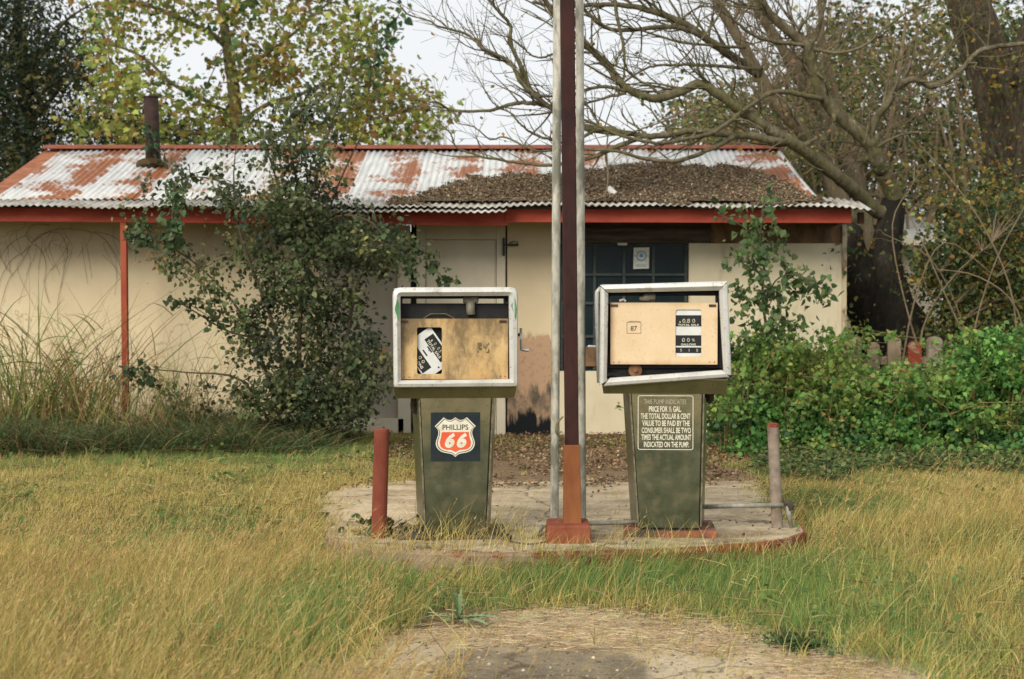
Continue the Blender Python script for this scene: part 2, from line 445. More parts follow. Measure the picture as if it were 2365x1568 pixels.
zz = t.math('ADD', o[2], t.math('MULTIPLY', t.math('SUBTRACT', nz, 0.5), 0.55))
zs = t.math('ADD', o[2], t.math('MULTIPLY', t.math('SUBTRACT', t.noise(9, 6, 0.7, (1, 1, 0.22)), 0.5), 0.75))
c = t.ramp(t.noise(1.3, 6), [(0.3, (.58, .48, .32)), (0.7, (.70, .59, .40))])
pink = t.mix(t.ramp(nf, [(0.52, 0.0), (0.62, 0.7)]), (.46, .30, .19), (.26, .19, .13))
c = t.mix(t.rng(zz, 0.99, 0.95), c, pink)
c = t.mix(t.math('MULTIPLY', t.rng(zs, 0.50, 0.40), t.rng(nz, 0.35, 0.55)), c, (.10, .085, .065))
c = t.mix(t.rng(zs, 0.22, 0.14), c, (.012, .014, .016))
t.bump(nf, 0.5, 0.008)
M['pier'] = t.done(c, 0.95, 0, 0.1)
M['red_board'] = two('faded_red_board', (.27, .038, .022), (.38, .070, .040), 4, 0.75, bump=0.2, bs=20, stretch=(1, 1, 3))
M['red_post'] = two('rusty_red_post', (.27, .045, .025), (.36, .09, .045), 5, 0.8, stretch=(1, 1, .4))
M['dark_wood'] = two('weathered_dark_board', (.045, .036, .03), (.14, .105, .08), 7, 0.95, stretch=(.3, 1, 3), bump=0.5)
M['brown_wood'] = two('rotting_brown_board', (.06, .035, .022), (.26, .155, .085), 5, 0.95, stretch=(1, 1, .5), bump=0.4)
M['dark_in'] = two('dark_interior', (.01, .011, .012), (.02, .02, .02), 5, 0.9, bump=0)
M['glass'] = two('dirty_dark_glass', (.004, .012, .016), (.012, .024, .028), 3, 0.3, bump=0, spec=0.22)
M['mullion'] = two('dark_steel_mullion', (.03, .045, .045), (.06, .075, .07), 12, 0.7)
M['trim'] = two('chipped_white_trim', (.52, .44, .31), (.16, .10, .06), 9, 0.85, lo=.5, hi=.62, stretch=(1, 1, .3))
# corrugated iron with rust eating in from one side of each sheet
t = NT('rusty_corrugated_iron')
o = t.xyz()
u = t.math('FRACT', t.math('DIVIDE', t.math('ADD', o[0], 5.25), 0.66)); fl = t.math('FLOOR', t.math('DIVIDE', t.math('ADD', o[0], 5.25), 0.66))
wnz = t.n.new("ShaderNodeTexWhiteNoise"); wnz.noise_dimensions = '1D'; t.l.new(fl, wnz.inputs["W"])
n1 = t.noise(2.4, 9, 0.68, (1, 1.1, 1.6), off=(0, 3, 0)); n2 = t.math('ADD', t.math('MULTIPLY', t.noise(26, 6, 0.7, (.5, 1.2, 1.2)), .55), t.math('MULTIPLY', t.noise(34, 4, 0.7, (1, .10, .10)), .45))
k = t.math('ADD', t.math('MULTIPLY', t.math('SUBTRACT', n1, 0.5), 1.5), t.math('MULTIPLY', u, 0.40))
k = t.math('ADD', k, t.math('MULTIPLY', wnz.outputs[0], 0.26)); k = t.math('ADD', k, t.math('MULTIPLY', t.math('SUBTRACT', n2, 0.5), 0.75))
k = t.math('SUBTRACT', k, t.rng(u, 0.86, 0.93, 0.0, 0.16))
rust = t.ramp(t.noise(14, 6, 0.7), [(0.3, (.20, .068, .026)), (0.7, (.34, .13, .050))])
zinc = t.ramp(t.noise(7, 6, 0.65, (3, .4, .4)), [(0.3, (.42, .43, .43)), (0.7, (.64, .65, .64))])
c = t.mix(t.rng(k, 0.32, 0.42), zinc, t.mix(0.6, rust, zinc))
c = t.mix(t.rng(k, 0.40, 0.47), c, rust)
M['iron'] = t.done(c, 0.62, 0.0, 0.4)
M['iron_edge'] = two('grey_corrugated_iron', (.20, .17, .13), (.50, .49, .46), 4, 0.7, bump=0.1)
M['iron_rust'] = two('rust_brown_iron', (.20, .07, .035), (.36, .14, .07), 8, 0.85)
M['ridge'] = two('rusty_ridge_cap', (.17, .045, .025), (.28, .08, .045), 8, 0.8)
M['soot'] = two('sooty_rusted_pipe', (.016, .010, .009), (.050, .026, .020), 12, 0.85, bump=0.4)

BO = (-1.0, 15.3, 0)
bld = thing('abandoned_shop', 'long low cream building with rusty corrugated roof and red fascia behind the pumps', 'building', BO)
def X(vx, Y=WY): return (vx - CX) / F * Y / 1.0       # lateral position at depth Y (pitch effect is below a millimetre here)
def Xw(vx): return at(vx, 750, WY)[0]
def Zw(vy, Y=WY): return zat(vy, Y)
ytop = Zw(498)
def wp(name, mat, v0, v1, t0, t1, dy=0.0, th=0.10, parent=None, **k):
    """a wall piece between two surveyed columns and rows, its face dy in front of the wall line"""
    z1 = t1 if t1 < 5 else Zw(t1, WY - dy); z0 = t0 if t0 < 5 else Zw(t0, WY - dy)
    mb = MB(BO); mb.box(Xw(v0) if v0 > -9000 else -7.0, Xw(v1), WY - dy, WY - dy + th, z0, z1)
    return mb.build(name, M[mat], parent or bld, **k)
WT = 2.42
wp('wall', 'stucco', -9999, 738, -0.1, WT)
wp('wall', 'stucco', 562, 738, -0.1, 566, 0.004, 0.003) if False else None
wb = wp('boarded_bay', 'grey_board', 740, 932, -0.1, WT, -0.03)
mb = MB(BO)
for v0, v1, a, b in ((740, 932, 1000, 966), (918, 948, 1000, 520), (740, 755, 966, 520)):
    mb.box(Xw(v0), Xw(v1), WY - 0.01, WY + 0.028, Zw(a), Zw(b))
mb.build('bay_frame', M['door'], bld, bevel=0.004)
w = wp('high_window', 'glass', 636, 722, 566, 538, 0.012, 0.012); tag(w, 'narrow dark window under the eave behind the shrub')
wp('door_gap', 'dark_in', 949, 962, -0.1, WT, -0.03, 0.08)
# door, hung in its frame
mb = MB(BO)
z0, z1 = -0.05, Zw(530); xa, xb = Xw(962), Xw(1167); z1 = Zw(512)
mb.box(xa, xa + .09, WY - .035, WY + .06, z0, z1); mb.box(xb - .09, xb, WY - .035, WY + .06, z0, z1)
mb.box(xa + .09, xb - .09, WY - .035, WY + .06, z1 - .18, z1 + .25)
df = mb.build('door_frame', M['door'], bld, bevel=0.005)
mb = MB(BO); mb.box(xa + .094, xb - .094, WY + .002, WY + .045, z0 + .03, z1 - .184)
dr = mb.build('door', M['door'], bld, bevel=0.003)
mb = MB(BO)
x0, x1 = xa + .11, xb - .11
z1 -= .09
for a, b, cc, d in ((x0, x0 + .025, z0 + .1, z1 - .12), (x1 - .025, x1, z0 + .1, z1 - .12), (x0 + .025, x1 - .025, z1 - .145, z1 - .12), (x0 + .025, x1 - .025, .86, .885)):
    mb.box(a, b, WY - .008, WY + .002, cc, d)
mb.build('moulding', M['door'], dr)
mb = MB(BO); zz = Zw(566)
mb.box(xb - .02, xb + .13, WY - .055, WY - .046, zz - .012, zz + .012); mb.box(xb - .03, xb - .005, WY - .06, WY - .046, zz - .11, zz + .07)
mb.tube([(xb + .10, WY - .07, zz - .01), (xb + .125, WY - .075, zz + .03), (xb + .09, WY - .075, zz + .035), (xb + .04, WY - .06, zz + .02)], .006, 6)
mb.build('hasp', M['mullion'], bld)
wp('wall', 'dark_in', 1167, 1171, -0.1, WT, -0.01, 0.04)
pr = wp('wall', 'pier', 1171, 1292, -0.1, WT); tag(pr, 'stained wall strip with bare pinkish patch and black mould at its foot')
wp('wall', 'panel', 1292, 1590, -0.1, 857, 0.0, 0.10)
wp('wall', 'panel', 1590, 1942, 852, 562, 0.012, 0.09)
wp('wall', 'panel', 1590, 1942, -0.1, 854, 0.0, 0.10)
hd = wp('header_board', 'dark_wood', 1292, 1640, 558, 524, 0.02, 0.12)
mb = MB(BO)
mb.box(Xw(1292), Xw(1640), WY - .045, WY - .0205, Zw(538), Zw(528)); mb.box(Xw(1292), Xw(1592), WY - .04, WY - .0205, Zw(561), Zw(555))
mb.build('batten', M['dark_wood'], hd)
wp('header_board', 'brown_wood', 1640, 1942, 561, 500, 0.004, 0.10)
wp('header_board', 'dark_wood', 1292, 1640, 524, 498, 0.0, 0.08)
cpz = MB(BO); cpz.box(Xw(1942), Xw(1953), WY - .03, WY + .1, -0.05, Zw(520)); cpz.build('corner_trim', M['trim'], bld, bevel=0.004)
# window
win = wp('window', 'glass', 1292, 1588, 857, 562, -0.06, 0.02)
mb = MB(BO)
for v in (1296, 1373, 1441, 1509, 1584): mb.box(Xw(v) - .014, Xw(v) + .014, WY + .035, WY + .058, Zw(854), Zw(565))
for r_ in (564, 634, 700, 777): mb.box(Xw(1298), Xw(1582), WY + .028, WY + .0345, Zw(r_) - .012, Zw(r_) + .012)
mb.build('window_frame', M['mullion'], win)
mb = MB(BO); mb.box(Xw(1352), Xw(1400), WY + .02, WY + .03, Zw(846), Zw(800)); mb.build('repair_board', M['brown_wood'], win)
mb = MB(BO); mb.box(Xw(1425), Xw(1447), WY - .03, WY - .02, Zw(567), Zw(561)); mb.build('latch', M['door'], win)
t = NT('poster_paper'); M['paper'] = t.done(t.ramp(t.noise(9, 4), [(0.3, (.60, .60, .50)), (0.7, (.74, .74, .66))]), 0.8, 0, 0.2)
M['poster_blue'] = two('poster_blue_ink', (.10, .22, .42), (.20, .35, .52), 14, 0.8, bump=0)
pl = Vector(((Xw(1462) + Xw(1499)) / 2, WY + .02, Zw(620)))
po = thing('notice', 'white paper notice with a round blue emblem taped to the dark window', 'notice', pl)
mb = MB(pl); mb.quadmesh([(Xw(1462), WY + .02, Zw(621)), (Xw(1498), WY + .021, Zw(620)), (Xw(1499), WY + .019, Zw(571)), (Xw(1463), WY + .02, Zw(572))], [(0, 1, 2, 3)]); 
ob = mb.build('paper', M['paper'], po); ob.modifiers.new("thick", 'SOLIDIFY').thickness = 0.001
mb = MB(pl); ccx, ccz = Xw(1480.5), Zw(591)
ring = lambda r, n=20, a0=0: [(ccx + r * math.cos(a0 + 2 * math.pi * i / n), WY + .016, ccz + r * math.sin(a0 + 2 * math.pi * i / n)) for i in range(n)]
mb.loft([ring(.052), ring(.040)], True, False)
for k_ in range(8):
    a_ = k_ * math.pi / 4
    q = [(ccx + .066 * math.cos(a_ + 2 * math.pi * i / 5) * .12 + .066 * math.cos(a_), WY + .016, ccz + .066 * math.sin(a_) + .066 * .12 * math.sin(2 * math.pi * i / 5)) for i in range(5)]
    mb.quadmesh(q, [tuple(range(5))])
mb.quadmesh([(ccx - .02, WY + .016, ccz - .012), (ccx + .02, WY + .016, ccz - .012), (ccx + .014, WY + .016, ccz + .022), (ccx - .014, WY + .016, ccz + .022)], [(0, 1, 2, 3)])
for q_ in range(2): mb.quadmesh([(ccx - .055, WY + .0165, ccz - .092 - q_ * .014), (ccx + .055, WY + .0165, ccz - .092 - q_ * .014), (ccx + .055, WY + .0165, ccz - .087 - q_ * .014), (ccx - .055, WY + .0165, ccz - .087 - q_ * .014)], [(0, 1, 2, 3)])
mb.build('emblem', M['poster_blue'], po)
# end and back walls, floor of the porch
mb = MB(BO); mb.box(-7.0, -6.9, WY + .1, 19.2, -.1, 2.3); mb.build('wall', M['stucco'], bld)
mb = MB(BO); mb.prism([(0, 0)] * 3, 0, 0) if False else None
xe = Xw(1942)
mb.quadmesh([(xe, WY + .1, -.1), (xe, 19.3, -.1), (xe, 19.3, 2.2), (xe, 17.3, 2.2), (xe, WY + .1, 2.2), (xe - .1, WY + .1, -.1), (xe - .1, 19.3, -.1), (xe - .1, 19.3, 2.2), (xe - .1, 17.3, 2.2), (xe - .1, WY + .1, 2.2)], [(0, 1, 2, 3, 4), (9, 8, 7, 6, 5), (1, 6, 7, 2), (0, 5, 6, 1), (4, 9, 5, 0)])
mb.build('wall', M['panel'], bld)
mb = MB(BO); mb.box(-7.0, xe, 19.3, 19.4, -.1, 2.2); mb.build('wall', M['stucco'], bld)
# roof: overlapped corrugated sheets, front slope
EY, EZ = 14.86, zat(462, 14.86); RY, RZ = 17.3, zat(341, 17.3)
XL, XR = at(112, 340, RY)[0], at(1800, 340, RY)[0]
def corr(mb, x0, x1, pA, pB, lift=0, amp=.009, per=.068, th=.0015, rows=2, skew=0.0, droop=None):
    """corrugated sheet from x0 to x1; pA=(y,z) low edge, pB=(y,z) high edge"""
    n = max(8, int((x1 - x0) / per * 8))
    b = len(mb.v)
    for r_ in range(rows + 1):
        f = r_ / rows
        for i in range(n + 1):
            x = x0 + (x1 - x0) * i / n
            y = pA[0] + (pB[0] - pA[0]) * f; z = pA[1] + (pB[1] - pA[1]) * f
            w_ = math.sin(2 * math.pi * x / per) * amp
            if droop: z += droop(x, f)
            mb.v.append((x + skew * (1 - f), y, z + w_ + lift))
    for r_ in range(rows):
        for i in range(n):
            a = b + r_ * (n + 1) + i
            mb.f.append((a, a + 1, a + n + 2, a + n + 1))
mb = MB(BO)
wdt = .66; k_ = 0; x = XL + .18
while x < XR - .05:
    x2 = min(x + wdt + .05, XR)
    e = R.uniform(-.03, .035)
    corr(mb, x, x2, (EY - e, EZ - e * .3), (RY - .06, RZ - .02), lift=.004 * (k_ % 2) + R.uniform(0, .003), rows=5, skew=R.uniform(-.015, .015),
         droop=lambda xx, f: -.02 * math.sin(math.pi * f) + .012 * math.sin(xx * 1.3))
    x += wdt; k_ += 1
rf = mb.build('roof', M['iron'], bld, smooth=True); rf.modifiers.new("thick", 'SOLIDIFY').thickness = 0.0015
mb = MB(BO)
mb.hexa([(XL - .02, EY + .02, EZ - .045), (XL + .30, EY + .02, EZ - .045), (XL + .30, RY - .05, RZ - .05), (XL - .02, RY - .05, RZ - .05), (XL - .02, EY + .02, EZ - .03), (XL + .30, EY + .02, EZ - .03), (XL + .30, RY - .05, RZ - .035), (XL - .02, RY - .05, RZ - .035)])
mb.build('under_sheet', M['iron_rust'], rf)
mb = MB(BO); corr(mb, XL - .02, XR, (19.75, EZ), (RY + .06, RZ - .02), rows=2)
mb.build('rear_roof', M['iron'], bld, smooth=True).modifiers.new("thick", 'SOLIDIFY').thickness = 0.0015
mb = MB(BO)
for s in (-1, 1):
    mb.hexa([(XL - .03, RY, RZ + .028), (XR + .02, RY, RZ + .028), (XR + .02, RY + s * .17, RZ - .028), (XL - .03, RY + s * .17, RZ - .028), (XL - .03, RY, RZ + .032), (XR + .02, RY, RZ + .032), (XR + .02, RY + s * .17, RZ - .022), (XL - .03, RY + s * .17, RZ - .022)])
mb.build('ridge_cap', M['ridge'], bld)
# gable under the right end of the roof
for gx_, fo_ in ((XR - .1, (0, 1, 2)), (XL + .1, (0, 2, 1))):
    mb = MB(BO); mb.quadmesh([(gx_, EY + .3, EZ - .05), (gx_, 19.3, EZ - .05), (gx_, RY, RZ - .06)], [fo_]); mb.build('gable', M['dark_wood'], bld)
# eave strip over the porch
mb = MB(BO)
def ed(xx, f): return (1 - f) * (.010 * math.sin(xx * 2.1) + .007 * math.sin(xx * 5.3)) - (.05 * (max(0, xx - 3.0) / .45) ** 2)
corr(mb, -6.9, -.02, (14.42, zat(476, 14.42)), (EY + .14, EZ + .028), rows=3, droop=ed)
corr(mb, -.06, 3.45, (14.45, zat(477, 14.45)), (EY + .14, EZ + .030), lift=.006, rows=3, droop=ed)
for a_ in (-2.0,): corr(mb, a_, a_ + 1.95, (14.36, zat(484, 14.36)), (14.6, zat(476, 14.6)), lift=-.012, rows=1, droop=ed)
corr(mb, -6.9, XL + .05, (EY + .1, EZ + .03), (16.2, EZ + .22), rows=2)
eb = mb.build('eave_roof', M['iron_edge'], bld, smooth=True); eb.modifiers.new("thick", 'SOLIDIFY').thickness = 0.0015
# fascia
FY = 14.60
mb = MB(BO)
xj = at(1172, 500, FY)[0]
def fas(x0, zt0, zb0, x1, zt1, zb1, y=FY):
    mb.hexa([(x0, y, zb0), (x1, y, zb1), (x1, y + .035, zb1), (x0, y + .035, zb0), (x0, y, zt0), (x1, y, zt1), (x1, y + .035, zt1), (x0, y + .035, zt0)])
fas(-6.9, zat(476, FY), zat(507, FY), xj, zat(486, FY), zat(521, FY)); mb.build('fascia', M['red_board'], bld, bevel=.003)
mb = MB(BO)
fas(xj + .003, zat(483, FY), zat(513, FY), at(1966, 500, FY)[0], zat(482, FY), zat(515, FY), FY + .004); mb.build('fascia', M['red_board'], bld, bevel=.003)
mb = MB(BO); mb.box(xj - .02, xj + .02, FY - .012, FY - .001, zat(515, FY), zat(484, FY)); mb.build('joint_cover', M['red_board'], bld)
mb = MB(BO); mb.box(-6.9, 3.3, FY + .04, WY - .001, 2.235, 2.25); mb.build('soffit', M['dark_wood'], bld)
xr = at(1966, 500, FY)[0]
for bx_ in [(xr - .03, xr + .005, FY + .04, WY + .3, 2.09, 2.225), (xr + .10, xr + .15, FY + .12, FY + .2, 2.08, 2.19)] + [(-6.4 + q * .8, -6.35 + q * .8, FY + .04, WY, 2.14, 2.23) for q in range(12)]:
    mb = MB(BO); mb.box(*bx_); mb.build('rafter', M['brown_wood'], bld)
# red porch post
mb = MB(BO); px = at(287, 700, 14.62)[0]
mb.hexa([(px - .026, 14.61, -.1), (px + .034, 14.61, -.1), (px + .034, 14.67, -.1), (px - .026, 14.67, -.1), (px - .034, 14.61, 2.1), (px + .026, 14.61, 2.1), (px + .026, 14.67, 2.1), (px - .034, 14.67, 2.1)])
mb.build('porch_post', M['red_post'], bld, bevel=.006)
# stove pipe through the roof
cy = 16.35; cx = at(351, 300, cy)[0] ; cz = zat(380, cy)
st = MB(BO)
st.tube([(cx + .01, cy, cz - .3), (cx + .005, cy, cz + .3), (cx - .012, cy, zat(224, cy))], .078, 20)
stp = st.build('stove_pipe', M['soot'], bld, smooth=True)
mb = MB(BO); mb.tube([(cx, cy - .02, cz - .02), (cx, cy, cz + .02), (cx, cy, cz + .05)], [.17, .14, .082], 16)
mb.build('flashing', two('mossy_flashing', (.10, .075, .03), (.24, .17, .08), 14, .95, bump=.8), stp)
mb = MB(BO); mb.tube([(cx - .012, cy, zat(226, cy)), (cx - .0125, cy, zat(223, cy))], [.084, .084], 20); mb.build('rim', M['soot'], stp)
# mound of dead leaves on the roof
def roofz(x, y): return EZ + (RZ - .02 - EZ) * (y - EY) / (RY - .06 - EY)
LT = [(905, 466), (1010, 440), (1080, 418), (1180, 408), (1290, 402), (1400, 392), (1500, 376), (1600, 384), (1690, 388), (1760, 405), (1800, 420), (1850, 445), (1900, 468)]
def litter_top(vx):
    return np.interp(vx, [p[0] for p in LT], [p[1] for p in LT])
LX = np.arange(-1.2, 3.1, .03); LYs = np.arange(14.50, 16.6, .03)
A, B = np.meshgrid(LX, LYs)
base = np.where(B < EY, zat(477, 14.45) + (EZ + .02 - zat(477, 14.45)) * (B - 14.45) / (EY - 14.45), roofz(A, B))
vx_, vy_ = proj(A, B, base)
dist = (vy_ - litter_top(vx_)) / 30.0 + (vnoise(A, B, 8, 6) - .5) * .5 + (vnoise(A, B, 9, 20) - .5) * .3
dist = np.minimum(dist, (vx_ - 900) / 60.0 + (vnoise(A, B, 2, 9) - .5))
dist = np.minimum(dist, 1.5)
thick = np.clip(dist, -1, 1) * .024 + (vnoise(A, B, 12, 14) - .5) * .02 * (dist > 0)
thick = thick * np.clip((B - 14.46) / .25, .3, 1)
Zl = base + .006 + thick
id_ = np.arange(A.size).reshape(A.shape)
ok = (dist > -.15)
ok &= ~((vy_ > 466) & (vnoise(A, B, 21, 3.0) > .5) & (B < 14.60))
ok &= (A < (np.interp(B, [14.4, 16.6], [3.3, 3.05])))
q = np.stack([id_[:-1, :-1], id_[:-1, 1:], id_[1:, 1:], id_[1:, :-1]], -1)[ok[:-1, :-1]]
used = np.unique(q); remap = np.full(A.size, -1); remap[used] = np.arange(len(used))
t = NT('matted_dead_leaves'); n1 = t.noise(38, 6, .75); 
c = t.mix(t.ramp(t.noise(3, 5), [(.4, 0.), (.6, 1.)]), t.ramp(n1, [(.3, (.09, .07, .05)), (.5, (.20, .155, .11)), (.72, (.30, .24, .17))]), t.ramp(n1, [(.3, (.08, .055, .035)), (.7, (.21, .145, .09))]))
t.bump(n1, 1.0, .02); M['leafmat'] = t.done(c, 1.0, 0, .05)
lv = npmesh('leaf_litter', np.stack([A, B, Zl], -1).reshape(-1, 3)[used], remap[q], None, M['leafmat'])
tag(lv, 'thick brown drift of dead leaves lying on the rusty roof beside the posts', 'leaf litter', kind='stuff')
LIT = (A, B, Zl, ok)
# a can and fallen sticks on the roof
cpnt = at(1412, 447, 15.02)
mb = MB(cpnt); mb.tube([cpnt + Vector((-.03, 0, .05)), cpnt + Vector((.035, -.05, -.015))], .032, 12); 
o_ = mb.build('drink_can', two('faded_white_can', (.55, .56, .54), (.75, .75, .72), 8, .4), smooth=False); tag(o_, 'crushed white can lying on the leaf-covered roof', 'can'); o_.location = cpnt
def stick(vs, rad, label):
    pts = [at(*p) for p in smooth_line(vs, 3)]
    mb = MB(pts[0]); mb.tube(pts, [rad * (1 - .6 * i / len(pts)) for i in range(len(pts))], 5)
    o = mb.build('fallen_stick', M['stem']); o.location = pts[0]; tag(o, label, 'stick', 'sticks fallen on the roof')
stick([(1430, 421, 15.35), (1470, 420, 15.4), (1545, 424, 15.35)], .012, 'long straight dark stick fallen on the roof drift next to the white can')
stick([(1640, 432, 15.25), (1670, 430, 15.3), (1705, 424, 15.3), (1760, 385, 15.55)], .012, 'bent forked stick lying on the upper edge of the roof leaf drift')
# ------------------------------------------------------------------ FUEL PUMPS
t = NT('weathered_steel_painted_reflection')
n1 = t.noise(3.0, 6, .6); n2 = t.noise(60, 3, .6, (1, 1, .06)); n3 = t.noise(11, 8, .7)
o = t.xyz(); c = t.mix(t.rng(t.math('ADD', o[2], t.math('MULTIPLY', t.math('SUBTRACT', n1, .5), .5)), .50, .72), t.ramp(n1, [(.3, (.11, .13, .085)), (.7, (.23, .235, .15))]), t.ramp(n1, [(.3, (.20, .195, .11)), (.7, (.38, .33, .19))]))  # golden above, dark green below: reflected grass and trees painted into the colour
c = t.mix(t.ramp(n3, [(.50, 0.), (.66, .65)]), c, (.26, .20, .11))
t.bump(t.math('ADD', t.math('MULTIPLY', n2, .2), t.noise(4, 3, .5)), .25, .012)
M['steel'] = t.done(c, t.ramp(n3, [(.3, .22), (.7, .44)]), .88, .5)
M['steel_seam'] = two('dull_steel_edge', (.10, .09, .06), (.28, .25, .18), 20, .5, .6)
t = NT('dull_white_bezel')
c = t.ramp(t.noise(5, 6, .6), [(.3, (.50, .50, .47)), (.7, (.72, .72, .69))])
c = t.mix(t.ramp(t.noise(14, 8, .75, (1, 1, .6)), [(.56, 0.), (.70, .75)]), c, (.26, .21, .13)); c = t.mix(t.ramp(t.noise(50, 4, .7), [(.60, 0.), (.68, .7)]), c, (.20, .13, .07))
M['bezel'] = t.done(c, .38, .25, .5)
M['black'] = two('black_housing', (.008, .009, .010), (.022, .022, .021), 9, .6)
M['greymetal'] = two('grey_cast_metal', (.16, .15, .12), (.36, .34, .28), 12, .55, .3)
M['chrome'] = two('worn_chrome', (.60, .60, .58), (.78, .78, .76), 12, .28, .6)
def face_mat(name, hi, lo, stain, s0, s1, edge):
    t = NT(name); o = t.xyz()
    c = t.ramp(t.noise(5, 6, .6), [(.3, lo), (.7, hi)])
    e = t.noise(7, 8, .7)
    dx = t.math('ABSOLUTE', o[0]); dz = t.math('ABSOLUTE', t.math('SUBTRACT', o[2], edge[1]))
    rim = t.math('MAXIMUM', t.math('SUBTRACT', dx, edge[0]), t.math('SUBTRACT', dz, edge[2]))
    c = t.mix(t.rng(t.math('ADD', rim, t.math('MULTIPLY', t.math('SUBTRACT', e, .5), .10)), -.03, .03, 0, .75), c, (.34, .15, .045))
    c = t.mix(t.ramp(t.noise(5.5, 9, .75, (1, 1, .45), off=(.3, 0, 1)), [(s0, 0.), (s1, .8)]), c, stain)
    c = t.mix(t.ramp(t.noise(90, 2, .5), [(.60, 0.), (.75, .35)]), c, stain)
    return t.done(c, .55, 0, .4)
M['face_left'] = face_mat('grimy_yellowed_plate', (.64, .46, .23), (.50, .32, .13), (.12, .085, .045), .44, .60, (.30, 1.073, .172))
M['face_right'] = face_mat('yellowed_plate', (.74, .58, .38), (.67, .50, .31), (.40, .24, .09), .68, .82, (.305, 1.16, .178))
M['card'] = two('register_card', (.58, .60, .60), (.70, .71, .70), 10, .5, bump=0)
M['ink_black'] = two('black_ink', (.010, .012, .015), (.018, .02, .022), 10, .5, bump=0)
M['ink_white'] = two('white_ink', (.60, .57, .46), (.74, .70, .58), 20, .6, bump=0)
M['ink_grey'] = two('faded_figures', (.30, .29, .22), (.50, .47, .36), 30, .6, bump=0)
M['navy'] = two('blue_black_decal', (.010, .017, .022), (.020, .028, .032), 14, .45, bump=0)
M['decal_cream'] = two('cream_decal', (.62, .58, .45), (.78, .76, .66), 22, .5, bump=0)
M['decal_dark'] = two('dark_outline', (.05, .05, .035), (.10, .09, .05), 22, .5, bump=0)
t = NT('scuffed_orange_red'); c = t.ramp(t.noise(7, 6), [(.3, (.66, .085, .025)), (.7, (.75, .125, .045))])
c = t.mix(t.ramp(t.noise(30, 6, .7), [(.62, 0.), (.68, .7)]), c, (.60, .40, .25)); M['decal_red'] = t.done(c, .5)
M['sticker_edge'] = two('olive_sticker_ink', (.10, .085, .04), (.20, .16, .08), 20, .6, bump=0)
M['plinth'] = two('rusty_plinth', (.05, .045, .035), (.30, .11, .06), 5, .85, lo=.4, hi=.6)
M['plinth_dark'] = two('dark_plinth', (.02, .02, .018), (.09, .07, .05), 8, .9)
M['paint_green'] = two('green_paint_smear', (.03, .14, .05), (.10, .28, .12), 12, .6, bump=0)
M['rust'] = two('flaking_rust', (.10, .04, .02), (.26, .14, .07), 10, .9, bump=.4)

